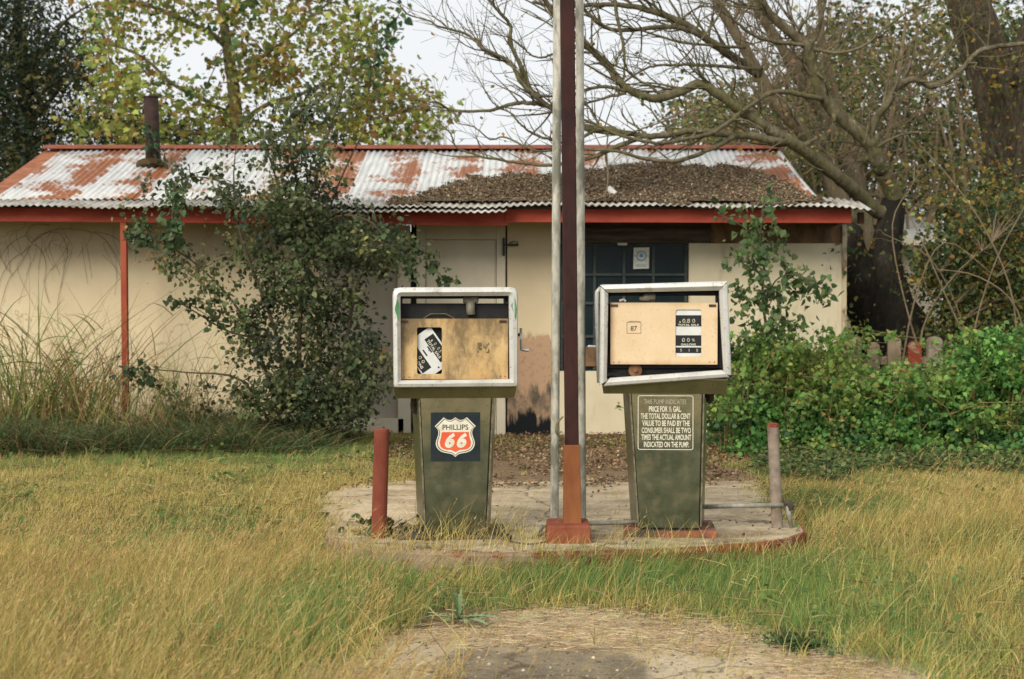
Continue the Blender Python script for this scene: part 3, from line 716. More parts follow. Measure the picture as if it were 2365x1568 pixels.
def build_pump(side, cx, Y, yaw, label):
    P = F / Y
    lx = lambda v: (v - cx) / P
    lz = lambda v: zat(v, Y)
    root = thing('fuel_pump', label, 'fuel pump', (at(cx, 900, Y)[0], Y, 0), yaw, 'fuel pumps')
    L = side == 'left'
    D = .37
    # tapered body
    if L: T0, T1, B0, B1, bt, bb = 967, 1138, 981, 1124, 921, 1232
    else: T0, T1, B0, B1, bt, bb = 1454, 1624, 1474, 1618, 905, 1220
    fr_ = .040
    mb = MB()
    zt, zb = lz(bt) + .01, lz(bb); yf = .012
    def ring(z, x0, x1):
        e = .016
        return [(x0, yf + e, z), (x0 + e * .6, yf, z), (x1 - e * .6, yf, z), (x1, yf + e, z), (x1 + fr_, D - .03, z), (x0 - fr_, D - .03, z)]
    N = 6
    rings = []
    for k in range(N + 1):
        f = k / N
        rings.append(ring(zb + (zt - zb) * f, lx(B0) + (lx(T0) - lx(B0)) * f, lx(B1) + (lx(T1) - lx(B1)) * f))
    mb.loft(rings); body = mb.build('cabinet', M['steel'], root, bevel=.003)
    for s, a, b in ((-1, B0, T0), (1, B1, T1)):   # edge seams down the two front corners
        mb = MB(); mb.hexa([(lx(a) - .003, yf - .004, zb + .01), (lx(a) + .006, yf - .004, zb + .01), (lx(a) + .006, yf + .012, zb + .01), (lx(a) - .003, yf + .012, zb + .01),
                 (lx(b) - .003, yf - .004, zt - .02), (lx(b) + .006, yf - .004, zt - .02), (lx(b) + .006, yf + .012, zt - .02), (lx(b) - .003, yf + .012, zt - .02)])
        mb.build('corner_bead', M['steel_seam'], root)
    # plinth
    mb = MB(); p0, p1 = (905, 1172) if L else (1428, 1655)
    mb.box(lx(p0) + .03, lx(p1), -.03, D + .06, .002, zb - .012); mb.build('plinth', M['plinth'] if not L else M['plinth_dark'], root, bevel=.004)
    mb = MB(); mb.box(lx(B0) + .01, lx(B1) - .01, .02, D - .03, zb - .013, zb + .004); mb.build('foot_gap', M['black'], root)
    # head: tray, side cheeks, top, rear
    if L: hx0, hx1, ht, hb, tb = 909, 1193, 665, 893, 920
    else: hx0, hx1, ht, hb, tb = 1388, 1680, 655, 876, 910
    z_t, z_b, z_tb = lz(ht), lz(hb), lz(tb)
    mb = MB()
    e = .012
    mb.loft([[(lx(hx0) + .012, .01, z_tb), (lx(hx1) - .012, .01, z_tb), (lx(hx1) - .012, D - .01, z_tb), (lx(hx0) + .012, D - .01, z_tb)],
             [(lx(hx0), -.018, z_b + .002), (lx(hx1), -.018, z_b + .002), (lx(hx1), D + .01, z_b + .002), (lx(hx0), D + .01, z_b + .002)]])
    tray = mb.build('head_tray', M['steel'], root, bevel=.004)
    for s in (0, 1):
        x = lx(hx0) + .004 if s == 0 else lx(hx1) - .010
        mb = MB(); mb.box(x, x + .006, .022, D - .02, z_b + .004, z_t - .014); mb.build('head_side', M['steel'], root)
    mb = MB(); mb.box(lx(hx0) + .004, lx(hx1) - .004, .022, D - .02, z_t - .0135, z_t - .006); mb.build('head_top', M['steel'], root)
    # bezel bars: profile from the outer edge inwards
    prof = [(0, .030), (0, -.022), (.12, -.036), (.55, -.042), (1, -.020), (1, .028)]
    def bar(mb, o0, o1, i1, i0, y0=0., fl=1):
        rings = []
        for (oo, ii) in ((o0, i0), (o1, i1)):
            rings.append([(oo[0] + (ii[0] - oo[0]) * s, y0 + fl * y, oo[1] + (ii[1] - oo[1]) * s) for s, y in prof])
        mb.loft(rings if fl > 0 else rings[::-1])
    q = lambda a, b: (lx(a), lz(b))
    if L:
        oc = [(907, 664), (1195, 663), (1196, 893), (909, 894)]; ic = [(925, 684), (1175, 683), (1177, 876), (926, 878)]
        mb = MB()
        # rounded outer loop with many points, profile swept round
        def rloop(c, r, k=5):
            pts = []
            for i in range(4):
                p, a, b = Vector(c[i]), Vector(c[i - 1]), Vector(c[(i + 1) % 4])
                da, db = (a - p).normalized(), (b - p).normalized()
                rr = r if i < 2 else r * .4
                for j in range(k):
                    u_ = j / (k - 1)
                    pts.append(p + da * rr * (1 - u_) ** 2 + db * rr * u_ ** 2)
            return pts
        o_, i_ = rloop([Vector(q(*c)) for c in oc], .045), rloop([Vector(q(*c)) for c in ic], .006)
        mb.loft([[(a.x + (b.x - a.x) * s, y, a.y + (b.y - a.y) * s) for a, b in zip(o_, i_)] for s, y in prof] , True, False)
        bz = mb.build('bezel', M['bezel'], root)
    else:
        bars = [((1384, 658), (1677, 649), (1660, 671), (1403, 676)), ((1677, 652), (1687, 866), (1669, 862), (1658, 672)),
                ((1683, 871), (1392, 893), (1408, 873), (1666, 854)), ((1383, 890), (1385, 661), (1404, 678), (1401, 880))]
        bz = None
        for o0, o1, i1, i0 in bars:
            mb = MB(); bar(mb, q(*o0), q(*o1), q(*i1), q(*i0)); b_ = mb.build('bezel_bar', M['bezel'], root, bevel=.003)
            bz = bz or b_
        mb = MB(); mb.tube([(lx(1386), .012, lz(664)), (lx(1378), .012, lz(674)), (lx(1377), .012, lz(700)), (lx(1381), .012, lz(885))], [.010, .013, .012, .008], 8)
        mb.build('loose_trim', M['bezel'], root, smooth=True)
    # rear bezel
    mb = MB()
    hc = [(lx(hx0), z_t), (lx(hx1), z_t), (lx(hx1), z_b), (lx(hx0), z_b)]; hi = [(lx(hx0) + .05, z_t - .035), (lx(hx1) - .05, z_t - .035), (lx(hx1) - .05, z_b + .04), (lx(hx0) + .05, z_b + .04)]
    for i in range(4): bar(mb, hc[i], hc[(i + 1) % 4], hi[(i + 1) % 4], hi[i], D, -1)
    mb.build('rear_bezel', M['bezel'], root)
    # inside: light rail under the top, counter housing, back plate
    fp_t, fp_b = (736, 876) if L else (699, 842)
    mb = MB(); mb.box(lx(hx0) + .02, lx(hx1) - .02, .06, .16, lz(690 if L else 683), z_t - .02); mb.build('light_rail', M['black'], root, bevel=.003)
    mb = MB()
    hz = lz(701) if L else lz(fp_t + 2)
    mb.box(lx(hx0) + .03, lx(hx1) - .03, .07, D - .06, z_b + (.01 if L else .06), hz)
    if L: mb.box(lx(hx0) + .012, lx(hx0) + .045, .06, .20, hz, z_t - .03)
    else: mb.box(lx(1658), lx(1673), .06, .2, hz, z_t - .03)
    mb.build('counter_housing', M['black'], root, bevel=.004)
    mb = MB(); mb.box(lx(hx0) + .05, lx(hx1) - .05, D - .035, D - .03, z_b + .03, hz - .01); mb.build('rear_plate', M['face_right'], root)
    if L:
        mb = MB(); mb.tube([(lx(1070), .048, lz(693)), (lx(1078), .048, lz(693)), (lx(1100), .048, lz(692)), (lx(1106), .048, lz(693))], [.016, .021, .021, .016], 14)
        mb.tube([(lx(1087), .05, lz(694)), (lx(1088), .05, lz(727))], [.027, .024], 14)
        mb.build('vent_valve', M['greymetal'], root, smooth=True)
        mb = MB(); mb.tube([(lx(978), .055, lz(736)), (lx(994), .055, lz(725)), (lx(1030), .055, lz(725)), (lx(1050), .055, lz(736))], .003, 6); mb.build('bail_wire', M['sticker_edge'], root)
    else:
        mb = MB(); mb.tube([(lx(1476), .046, lz(689)), (lx(1485), .046, lz(689)), (lx(1490), .046, lz(687)), (lx(1512), .046, lz(686)), (lx(1513), .046, lz(686))], [.012, .017, .024, .024, .018], 14)
        mb.build('vent_valve', M['greymetal'], root, smooth=True)
        mb = MB(); mb.tube([(lx(1430), .05, lz(695)), (lx(1440), .05, lz(691)), (lx(1444), .05, lz(696))], .008, 8); mb.build('bracket', M['card'], root)
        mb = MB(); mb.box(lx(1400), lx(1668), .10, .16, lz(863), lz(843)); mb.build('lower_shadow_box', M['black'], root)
        mb = MB(); mb.tube([(lx(1467), .07, lz(857)), (lx(1467), .06, lz(857)), (lx(1467), .055, lz(857))], [.040, .038, .012], 18); mb.tube([(lx(1467), .058, lz(857)), (lx(1467), .045, lz(857))], .010, 8)
        mb.build('gear_wheel', M['rust'], root)
    # dial plate with an opening
    mb = MB()
    if L: x0, x1, w0, w1, wt, wb = 925, 1174, 963, 1020.6, 756, 864
    else: x0, x1, w0, w1, wt, wb = 1409, 1656, 1559.4, 1619, 715, 823.4
    yp, th = .028, .004
    tl = .0 if L else .004
    ZT, ZB = lz(fp_t), lz(fp_b)
    A_ = [lx(x0), lx(w0), lx(w1), lx(x1)]
    mb.box(A_[0], A_[1], yp, yp + th, ZB, ZT); mb.box(A_[2], A_[3], yp, yp + th, ZB, ZT)
    mb.box(A_[1], A_[2], yp, yp + th, ZB, lz(wb)); mb.box(A_[1], A_[2], yp, yp + th, lz(wt), ZT)
    dp = mb.build('dial_plate', M['face_left' if L else 'face_right'], root)
    r_ = .012; pts = []
    for (cx_, cz_, a0) in ((lx(w1) - r_, lz(wt) - r_, 0), (lx(w0) + r_, lz(wt) - r_, 90), (lx(w0) + r_, lz(wb) + r_, 180), (lx(w1) - r_, lz(wb) + r_, 270)):
        for j in range(4): a_ = math.radians(a0 + j * 30); pts.append((cx_ + r_ * math.cos(a_), cz_ + r_ * math.sin(a_)))
    corner = [(lx(w1), lz(wt)), (lx(w0), lz(wt)), (lx(w0), lz(wb)), (lx(w1), lz(wb))]
    for i in range(4):
        seg = pts[i * 4:i * 4 + 4]; mb = MB()
        mb.quadmesh([(corner[i][0], yp - .001, corner[i][1])] + [(p[0], yp - .001, p[1]) for p in seg], [tuple(range(5))]); mb.build('opening_corner', M['face_left' if L else 'face_right'], dp)
    for a, b in (((x0 + 1), (x0 + 17)), ((x1 - 20), (x1 - 4))):
        mb = MB(); mb.box(lx(a), lx(b), yp - .007, yp - .0005, lz(fp_t + 9), lz(fp_t + 4)); mb.build('clip', M['plinth_dark'], dp)
    for a, b in ((x0 + 8, fp_b - 5), (x0 + 20, fp_b - 5), (x1 - 18, fp_b - 6), (x1 - 7, fp_b - 6)):
        mb = MB(); mb.tube([(lx(a), yp, lz(b)), (lx(a), yp - .003, lz(b))], .003, 8); mb.build('screw', M['plinth_dark'], dp)
    for a, b in ((lx(T0) + .03, zt - .05), (lx(T1) - .03, zt - .05), (lx(B0) + .025, zb + .03), (lx(B1) - .025, zb + .03)):
        mb = MB(); mb.tube([(a, yf + .002, b), (a, yf - .003, b)], .0045, 8); mb.build('screw', M['steel_seam'], root)
    # register card
    mb = MB(); ink = MB(); wh = MB(); gr = MB()
    if L:
        ccx, ccz = lx((940 + 610 / 5.6) / 1.0575), lz((680 + 990 / 5.6) / 1.0575)
        u = Vector((.574, -.819)); v = Vector((.819, .574)); kk = 1 / 5.92 / P
        W2 = lambda a, b, y: (ccx + (u.x * a + v.x * b) * kk, y, ccz + (u.y * a + v.y * b) * kk)
        out = [(-268, -40), (-232, -272), (290, -272), (306, -150), (306, 200), (-268, 200)]
        mb.loft([[W2(a, b, .052) for a, b in out], [W2(a, b, .049) for a, b in out]])
        for rc in ((-165, 30, 218, 176), (-178, -256, 202, -111)):
            ink.quadmesh([W2(rc[0], rc[1], .0475), W2(rc[2], rc[1], .0475), W2(rc[2], rc[3], .0475), W2(rc[0], rc[3], .0475)], [(0, 1, 2, 3)])
        for rc in ((-62, 2, 38, 22), (-60, -78, 40, -58), (-20, -12, 5, -4), (250, -40, 270, -18)):
            ink.quadmesh([W2(rc[0], rc[1], .0475), W2(rc[2], rc[1], .0475), W2(rc[2], rc[3], .0475), W2(rc[0], rc[3], .0475)], [(0, 1, 2, 3)])
        an = math.atan2(u.y, u.x)
        def tx(m_, s, a, b, h, w=None, bold=.02):
            p = W2(a, b, 0); add_text(m_, s, p[0], p[2], .0465, h * kk, (w * kk if w else None), rot=an, bold=bold)
        tx(wh, 'TOTAL SALE', 18, 46, 34, 300); tx(gr, '0 . 0 5', 30, 95, 46, 150); tx(wh, '$', -95, 92, 30); tx(wh, 'GALLONS', 20, -236, 36, 250); tx(gr, '0 0', 40, -180, 46, 110)
    else:
        kx = lambda c_: lx((1440 + c_ / 5.405) / 1.0575); kz = lambda c_: lz((670 + c_ / 5.405) / 1.0575)
        mb.box(kx(1118), kx(1485), .036, .040, kz(1095), kz(455))
        for a, b in ((688, 540), (945, 805), (1040, 966)):
            ink.box(kx(1128), kx(1474), .0345, .0355, kz(a), kz(b))
        def tx(m_, s, x, z, h, w, bold=.02): add_text(m_, s, kx(x), kz(z), .0335, h / 5.405 / 1.0575 / P, w / 5.405 / 1.0575 / P, bold=bold)
        tx(gr, '0.8 0', 1305, 640, 52, 170); tx(wh, '$', 1190, 640, 22, 16); tx(wh, 'TOTAL SALE', 1300, 680, 24, 275); tx(gr, '0 0', 1268, 892, 50, 105); tx(gr, '%', 1365, 885, 36, 40)
        tx(wh, 'GALLONS', 1300, 940, 26, 195); tx(gr, '5    1    5', 1310, 1020, 34, 240)
    card = mb.build('register_card', M['card'], root)
    ink.build('display_window', M['ink_black'], card); wh.build('lettering', M['ink_white'], card); gr.build('figures', M['ink_grey'], card)
    # small sticker
    if L:
        mb = MB(); sx, sz, sw = lx((940 + 1350 / 5.6) / 1.0575), lz((680 + 950 / 5.6) / 1.0575), .034
        for i in range(8):
            for j in range(8):
                if vnoise(i * .6, j * .6, 31) > .47:
                    a, b = sx - sw + i * sw / 4, sz - sw * .86 + j * sw * .215
                    mb.quadmesh([(a, yp - .0012, b), (a + sw / 4, yp - .0012, b), (a + sw / 4, yp - .0012, b + sw * .215), (a, yp - .0012, b + sw * .215)], [(0, 1, 2, 3)])
        mb.build('torn_sticker', M['sticker_edge'], dp)
    else:
        mb = MB(); a0, a1, b0, b1 = kx(487), kx(676), kz(782), kz(630); w_ = .0022; y_ = yp - .0012
        for r4 in ((a0, a1, b0, b0 + w_), (a0, a1, b1 - w_, b1), (a0, a0 + w_, b0 + w_, b1 - w_), (a1 - w_, a1, b0 + w_, b1 - w_)):
            mb.quadmesh([(r4[0], y_, r4[2]), (r4[1], y_, r4[2]), (r4[1], y_, r4[3]), (r4[0], y_, r4[3])], [(0, 1, 2, 3)])
        m_ = (a0 + a1) / 2; mb.tube([(a0 + .006, y_, b1), (m_ - .012, y_, b1 + .0045), (m_ + .02, y_, b1 + .0045), (a1 - .003, y_, b1)], .001, 4)
        add_text(mb, '87', kx(580), kz(746), y_, 62 / 5.405 / 1.0575 / P, 84 / 5.405 / 1.0575 / P, bold=.012)
        mb.build('octane_sticker', M['decal_dark'], dp)
    # front decals
    if L:
        c10 = lambda a: lx((1000 + a / 9.46) / 1.0575); d10 = lambda a: lz((980 + a / 9.46) / 1.0575)
        y_ = yf - .0012
        mb = MB(); mb.box(c10(488), c10(1632), y_ - .001, y_, d10(1388), d10(258)); bg_ = mb.build('badge_panel', M['navy'], root)
        half = [(1055, 372), (1085, 395), (1130, 425), (1180, 437), (1235, 427), (1285, 400), (1322, 372), (1530, 577), (1490, 615), (1462, 655), (1445, 710), (1452, 780), (1475, 850), (1500, 920), (1508, 990), (1490, 1055), (1450, 1115), (1390, 1160), (1310, 1188), (1220, 1203), (1150, 1218), (1100, 1245), (1055, 1287)]
        def shield(sc, dy, cy0=810):
            hp = [((x - 1055) * sc, (z - cy0) * sc) for x, z in half]
            full = hp + [(-a, b) for a, b in hp[-2:0:-1]]
            return [(c10(1055 + a), dy, d10(cy0 + b)) for a, b in full]
        def fanned(m_, loop):
            cxx = sum(p[0] for p in loop) / len(loop); czz = sum(p[2] for p in loop) / len(loop)
            m_.quadmesh([(cxx, loop[0][1], czz)] + loop, [(0, i + 1, (i + 1) % len(loop) + 1) for i in range(len(loop))][::-1])
        mb = MB(); fanned(mb, shield(1.0, y_ - .0020)); sh = mb.build('shield', M['decal_cream'], bg_)
        mb = MB(); mb.loft([shield(.945, y_ - .0026), shield(.905, y_ - .0026)], True, False)
        add_text(mb, 'PHILLIPS', c10(1058), d10(658), y_ - .0026, 118 / 10.004 / P, 600 / 10.004 / P, bold=.018)
        mb.build('outline', M['decal_dark'], sh)
        red = [(745, 712), (1365, 712), (1385, 830), (1420, 950), (1405, 1040), (1350, 1095), (1270, 1118), (1150, 1125), (1055, 1175), (960, 1125), (850, 1118), (765, 1090), (712, 1040), (695, 950), (725, 830)]
        mb = MB(); fanned(mb, [(c10(a), y_ - .0032, d10(b)) for a, b in red[::-1]]); mb.build('red_field', M['decal_red'], sh)
        mb = MB()
        for xx in (905, 1180): add_text(mb, '6', c10(xx), d10(1052), y_ - .0040, 290 / 10.004 / P, 225 / 10.004 / P, shear=.24, bold=.055)
        mb.build('numerals', M['decal_cream'], sh)
    else:
        c8 = lambda a: lx((1500 + a / 8.711) / 1.0575); d8 = lambda a: lz((940 + a / 8.711) / 1.0575)
        y_ = yf - .0015; pk = 8.711 * 1.0575 * P
        mb = MB(); x0_, x1_, z0_, z1_ = c8(500), c8(1680), d8(1385), d8(225); rr = .012; w_ = .004
        outl, inl = [], []
        for (ax, az, a0) in ((x1_ - rr, z1_ - rr, 0), (x0_ + rr, z1_ - rr, 90), (x0_ + rr, z0_ + rr, 180), (x1_ - rr, z0_ + rr, 270)):
            for j in range(4):
                a_ = math.radians(a0 + j * 30)
                outl.append((ax + rr * math.cos(a_), y_, az + rr * math.sin(a_))); inl.append((ax + (rr - w_) * math.cos(a_), y_, az + (rr - w_) * math.sin(a_)))
        mb.loft([outl, inl], True, False)
        lines = [('PRICE FOR ½ GAL.', 1080, 570, 690), ('THE TOTAL DOLLAR & CENT', 1090, 722, 1050), ('VALUE TO BE PAID BY THE', 1100, 873, 1010), ('CONSUMER SHALL BE TWO', 1105, 1024, 1045), ('TIMES THE ACTUAL AMOUNT', 1105, 1172, 1060), ('INDICATED ON THE PUMP.', 1110, 1325, 960)]
        for s, x, z, w in lines: add_text(mb, s, c8(x), d8(z), y_, 112 / pk, w / pk, bold=.022)
        mb.build('price_notice', M['ink_white'], root)
        mb = MB(); add_text(mb, 'THIS PUMP INDICATES', c8(1080), d8(410), y_, 100 / pk, 900 / pk, bold=.0)
        mb.build('worn_lettering', M['ink_grey'], root)
    # crank, hook
    if L:
        mb = MB(); xa_, z_ = lx(1196), lz(775)
        mb.tube([(xa_ - .02, .16, z_), (xa_ + .03, .16, z_)], .009, 8); mb.build('crank_shaft', M['plinth_dark'], root)
        mb = MB(); xh = lx(1208); mb.tube([(xh, .155, lz(759)), (xh, .155, lz(773))], .0075, 8); mb.tube([(xh, .155, lz(785)), (xh + .003, .155, lz(811))], .0075, 8); mb.box(xh - .006, xh + .008, .145, .165, lz(786), lz(772))
        mb.tube([(xh, .155, lz(811)), (xh + .03, .15, lz(812)), (xh + .045, .15, lz(812))], [.006, .009, .009], 8); mb.build('crank', M['chrome'], root)
        mb = MB(); mb.box(lx(949), lx(966), .15, .2, lz(928), lz(919)); mb.tube([(lx(958), .17, lz(925)), (lx(955), .17, lz(938)), (lx(957), .17, lz(952)), (lx(962), .17, lz(960)), (lx(965), .17, lz(950))], [.022, .019, .022, .014, .008], 8)
        mb.build('nozzle_hook', M['plinth_dark'], root)
        mb = MB(); mb.quadmesh([(lx(1179), -.0385, lz(705)), (lx(1190), -.0405, lz(740)), (lx(1193), -.040, lz(715)), (lx(1188), -.040, lz(688))], [(0, 1, 2, 3)]); mb.quadmesh([(lx(917), -.043, lz(690)), (lx(912), -.043, lz(715)), (lx(921), -.043, lz(742)), (lx(922), -.043, lz(700))], [(0, 1, 2, 3)])
        mb.build('paint_smear', M['paint_green'], bz)
    else:
        mb = MB(); mb.tube([(lx(1381), .10, lz(757)), (lx(1373), .10, lz(757))], .010, 8); mb.tube([(lx(1377), .09, lz(752)), (lx(1378), .09, lz(768))], .008, 8)
        mb.tube([(lx(1381), .09, lz(802)), (lx(1360), .09, lz(802)), (lx(1356), .09, lz(802))], [.006, .009, .008], 8); mb.build('crank', M['chrome'], root)
        mb = MB(); mb.box(lx(1622), lx(1652), .12, .2, lz(914), lz(908)); mb.tube([(lx(1640), .16, lz(912)), (lx(1643), .16, lz(925)), (lx(1638), .16, lz(935))], [.03, .025, .012], 8); mb.build('nozzle_hook', M['plinth_dark'], root)
        mb = MB(); mb.tube([(lx(1685), .0, lz(864)), (lx(1690), -.01, lz(872)), (lx(1684), -.02, lz(877))], [.010, .013, .006], 7); mb.build('broken_corner', M['plinth_dark'], root)
    return root
build_pump('left', 1051, 8.5, math.radians(4.0), 'fuel pump with black shield badge and grimy dial plate behind the red bollard')
build_pump('right', 1537, 8.58, math.radians(-4.0), 'fuel pump with bent white bezel, clean dial plate and price notice beside the grey bollard')

# ------------------------------------------------------------------ posts, pipes, bollards
M['maroon'] = two('dark_maroon_rust', (.022, .008, .008), (.050, .016, .013), 14, .8, bump=.4, stretch=(1, 1, .4))
M['galv'] = two('peeling_galvanised', (.17, .17, .135), (.52, .50, .43), 9, .75, lo=.42, hi=.58, stretch=(1, 1, .35), bump=.4)
M['orange_rust'] = two('orange_painted_rust', (.17, .055, .020), (.28, .11, .04), 6, .85, bump=.3, stretch=(1, 1, .3))
M['red_conc'] = two('red_painted_concrete', (.17, .040, .022), (.26, .085, .045), 6, .9, bump=.6, bs=18)
M['bollard_red'] = two('red_rusted_bollard', (.16, .036, .022), (.25, .075, .042), 7, .85, bump=.4, stretch=(1, 1, .4))
M['bollard_grey'] = two('worn_grey_bollard', (.17, .13, .10), (.33, .27, .22), 12, .85, bump=.4)
M['pipe'] = two('grey_pipe', (.19, .18, .14), (.42, .41, .35), 12, .6, .2)
Yp = 8.45
base = at(1316, 1212, Yp)
sp_ = thing('sign_post', 'tall dark maroon steel post on a red concrete footing between the pumps', 'post', (base.x, Yp, 0))
ORG = (base.x, Yp, 0)
mb = MB(ORG)
def post_box(mb, a, b, wa, wb, d=.04):
    (ax, az), (bx, bz) = a, b
    mb.hexa([(ax - wa, Yp - d, az), (ax + wa, Yp - d, az), (ax + wa, Yp + d, az), (ax - wa, Yp + d, az), (bx - wb, Yp - d, bz), (bx + wb, Yp - d, bz), (bx + wb, Yp + d, bz), (bx - wb, Yp + d, bz)])
pb, pt = at(1320, 1030, Yp), at(1309.5, 0, Yp); dirx = (pt.x - pb.x) / (pt.z - pb.z)
top = (pt.x + dirx * 1.2, pt.z + 1.2)
post_box(mb, (pb.x - dirx * .4, pb.z - .4), top, .038, .040, .036); mb.build('shaft', M['maroon'], sp_, bevel=.007)
mb = MB(ORG); b0 = at(1321, 1210, Yp); b1 = at(1320, 1026, Yp)
post_box(mb, (b0.x, b0.z - .02), (b1.x, b1.z), .051, .044, .047); mb.build('sleeve', M['orange_rust'], sp_, bevel=.004)
mb = MB(ORG); f0, f1 = at(1261, 1230, Yp - .1).x, at(1365, 1230, Yp - .1).x; zf = zat(1213, Yp - .1)
mb.hexa([(f0, Yp - .12, -.01), (f1, Yp - .12, -.01), (f1 + .01, Yp + .13, -.01), (f0 - .01, Yp + .13, -.01), (f0 + .004, Yp - .115, zf), (f1 - .004, Yp - .115, zf), (f1 - .01, Yp + .12, zf + .01), (f0 + .01, Yp + .12, zf + .01)])
mb.build('footing', M['red_conc'], sp_, bevel=.012)
mb = MB(ORG); loop_ = [at(*p) for p in smooth_line([(1300, 962, 8.38), (1288, 975, 8.36), (1284, 995, 8.35), (1292, 1008, 8.36), (1304, 1012, 8.38)], 3)]
mb.tube(loop_, [.004 + .004 * math.sin(math.pi * i / (len(loop_) - 1)) for i in range(len(loop_))], 6); mb.build('dry_vine_loop', M['sticker_edge'], sp_)
def gpipe(tv, bv, Y, rad, label):
    a, b = at(*bv, Y), at(*tv, Y); d = (b - a) / (b.z - a.z)
    mb = MB((a.x, Y, 0)); mb.tube([a - d * (a.z - .0), a, a + (b - a) * .5, b + d * 1.2], rad, 14)
    o = mb.build('galvanised_pipe', M['galv'], smooth=True); o.location = (a.x, Y, 0); tag(o, label, 'pipe', 'pipes flanking the post'); return o
gpipe((1287, 0), (1280, 1195), 8.72, .0245, 'tall peeling grey pipe between the maroon post and the badge pump')
gpipe((1338, 0), (1344, 1200), 8.74, .0235, 'tall peeling grey pipe between the maroon post and the price notice pump')
def bollard(tv, bv, Y, rad, mat, cap, label):
    a, b = at(*bv, Y), at(*tv, Y)
    root = thing('bollard', label, 'bollard', (a.x, Y, 0), 0, 'bollards guarding the pumps')
    mb = MB((a.x, Y, 0)); mb.tube([(a.x, Y, -.02), b - Vector((0, 0, .012)), b], [rad, rad, rad * .94], 20); mb.build('pipe', M[mat], root, smooth=False, bevel=0)
    mb = MB((a.x, Y, 0)); mb.tube([b - Vector((0, 0, .02)), b - Vector((0, 0, .002)), b + Vector((0, 0, .003))], [rad * 1.02, rad * 1.02, rad * .85], 20); mb.build('rim', M[cap], root)
    return root
bollard((881.5, 991), (874, 1245), 8.55, .0435, 'bollard_red', 'bollard_red', 'thick leaning rusty red bollard beside the pump with the shield badge')
bollard((1784, 978), (1795, 1222), 8.91, .0335, 'bollard_grey', 'red_kerb', 'thin leaning grey bollard with a rusty red rim near the price notice pump')
def rail(name_pts, rad, label, extra):
    pts = [at(*p) for p in name_pts]
    o = pts[0]
    root = thing('guard_pipe', label, 'pipe', (o.x, o.y, 0))
    mb = MB((o.x, o.y, 0)); mb.tube(pts, rad, 12); mb.build('rail', M['pipe'], root, smooth=True)
    mb = MB((o.x, o.y, 0)); extra(mb); mb.build('leg', M['pipe'], root, smooth=True)
    return root
rail([(1232, 1211, 8.70), (1350, 1209, 8.70), (1472, 1205, 8.70)], .0135, 'low horizontal grey pipe passing behind the red footing', lambda mb: mb.tube([at(1256, 1213, 8.72), at(1240, 1228, 8.60), at(1226, 1241, 8.52)], [.014, .017, .012], 10))
rr_ = rail([(1600, 1171, 8.86), (1700, 1168, 8.87), (1816, 1166, 8.88)], .0135, 'low horizontal grey pipe running from the price notice pump past the grey bollard', lambda mb: mb.tube([at(1817, 1164, 8.88), at(1822, 1190, 8.89), (at(1829, 1222, 8.91).x, 8.91, -.01)], [.016, .014, .012], 10))
mb = MB((at(1600, 1171, 8.86).x, 8.86, 0)); a_ = at(1817, 1166, 8.88)
mb.tube([a_ + Vector((-.02, 0, .012)), a_ + Vector((.005, 0, .012)), a_ + Vector((.022, 0, -.008)), a_ + Vector((.022, 0, -.03))], [.019, .022, .022, .018], 10); mb.build('elbow', M['plinth_dark'], rr_)
# dark hose and scrap on the island
def scrap(name, pts, rad, label, cat, mat='plinth_dark'):
    p = [gp(v[0], v[1], v[2]) for v in pts]
    mb = MB(p[0]); mb.tube([Vector(x) for x in smooth_line([tuple(q) for q in p], 4)], rad, 7); o = mb.build(name, M[mat], smooth=True); o.location = p[0]; tag(o, label, cat)
scrap('iron_bar', [(905, 1238, .02), (960, 1240, .02), (1000, 1243, .02)], .012, 'rusty dark bar lying between the red bollard and the badge pump', 'bar')
scrap('broken_pipe', [(1134, 1222, .03), (1150, 1232, .03), (1178, 1240, .02)], .016, 'dark broken pipe end at the foot of the badge pump nearest the posts', 'pipe')
scrap('wire', [(1150, 1240, .02), (1190, 1252, .01), (1225, 1256, .01), (1262, 1250, .01)], .004, 'thin rusty wire curling between the badge pump and the red footing', 'wire', 'stem')
# ------------------------------------------------------------------ fence pickets, far shed
M['picket'] = two('grey_brown_picket', (.14, .10, .07), (.30, .23, .16), 9, .95, bump=.5, stretch=(1, 1, .3))
fo = at(2060, 780, 15.0)
fe = thing('picket_fence', 'row of weathered round topped fence boards sinking into green undergrowth', 'fence', (fo.x, 15.0, 0))
for (a, b, tz, m_) in ((1958, 1988, 777, 'picket'), (2002, 2030, 790, 'picket'), (2049, 2079, 777, 'picket'), (2095, 2127, 787, 'red_kerb'), (2143, 2175, 777, 'bollard_grey')):
    x0, x1, zt = at(a, tz, 15).x, at(b, tz, 15).x, zat(tz, 15)
    w = x1 - x0; pr_ = [(x0, -.1), (x1, -.1), (x1, zt - w * .35)] + [(x0 + w / 2 + w / 2 * math.cos(an), zt - w * .35 + w * .35 * math.sin(an)) for an in (.5, 1.05, 1.57, 2.09, 2.6)] + [(x0, zt - w * .35)]
    mb = MB((fo.x, 15., 0)); mb.prism(pr_, 14.98, 15.01 if m_ != 'bollard_grey' else 15.08); o = mb.build('picket', M[m_], fe)
    if m_ == 'red_kerb': tag(o, 'red painted fence board')
mb = MB((fo.x, 15., 0)); mb.box(at(1950, 800, 15).x, at(2180, 800, 15).x, 15.012, 15.05, .70, .78); mb.build('rail', M['picket'], fe)
so_ = at(2110, 530, 20)
shd = thing('shed', 'small pale metal roofed shed far behind the bare tree', 'shed', (so_.x, 20, 0))
O_ = (so_.x, 20, 0); mb = MB(O_)
p = [at(2030, 548, 20), at(2185, 548, 20), at(2150, 500, 22), at(2020, 500, 22)]
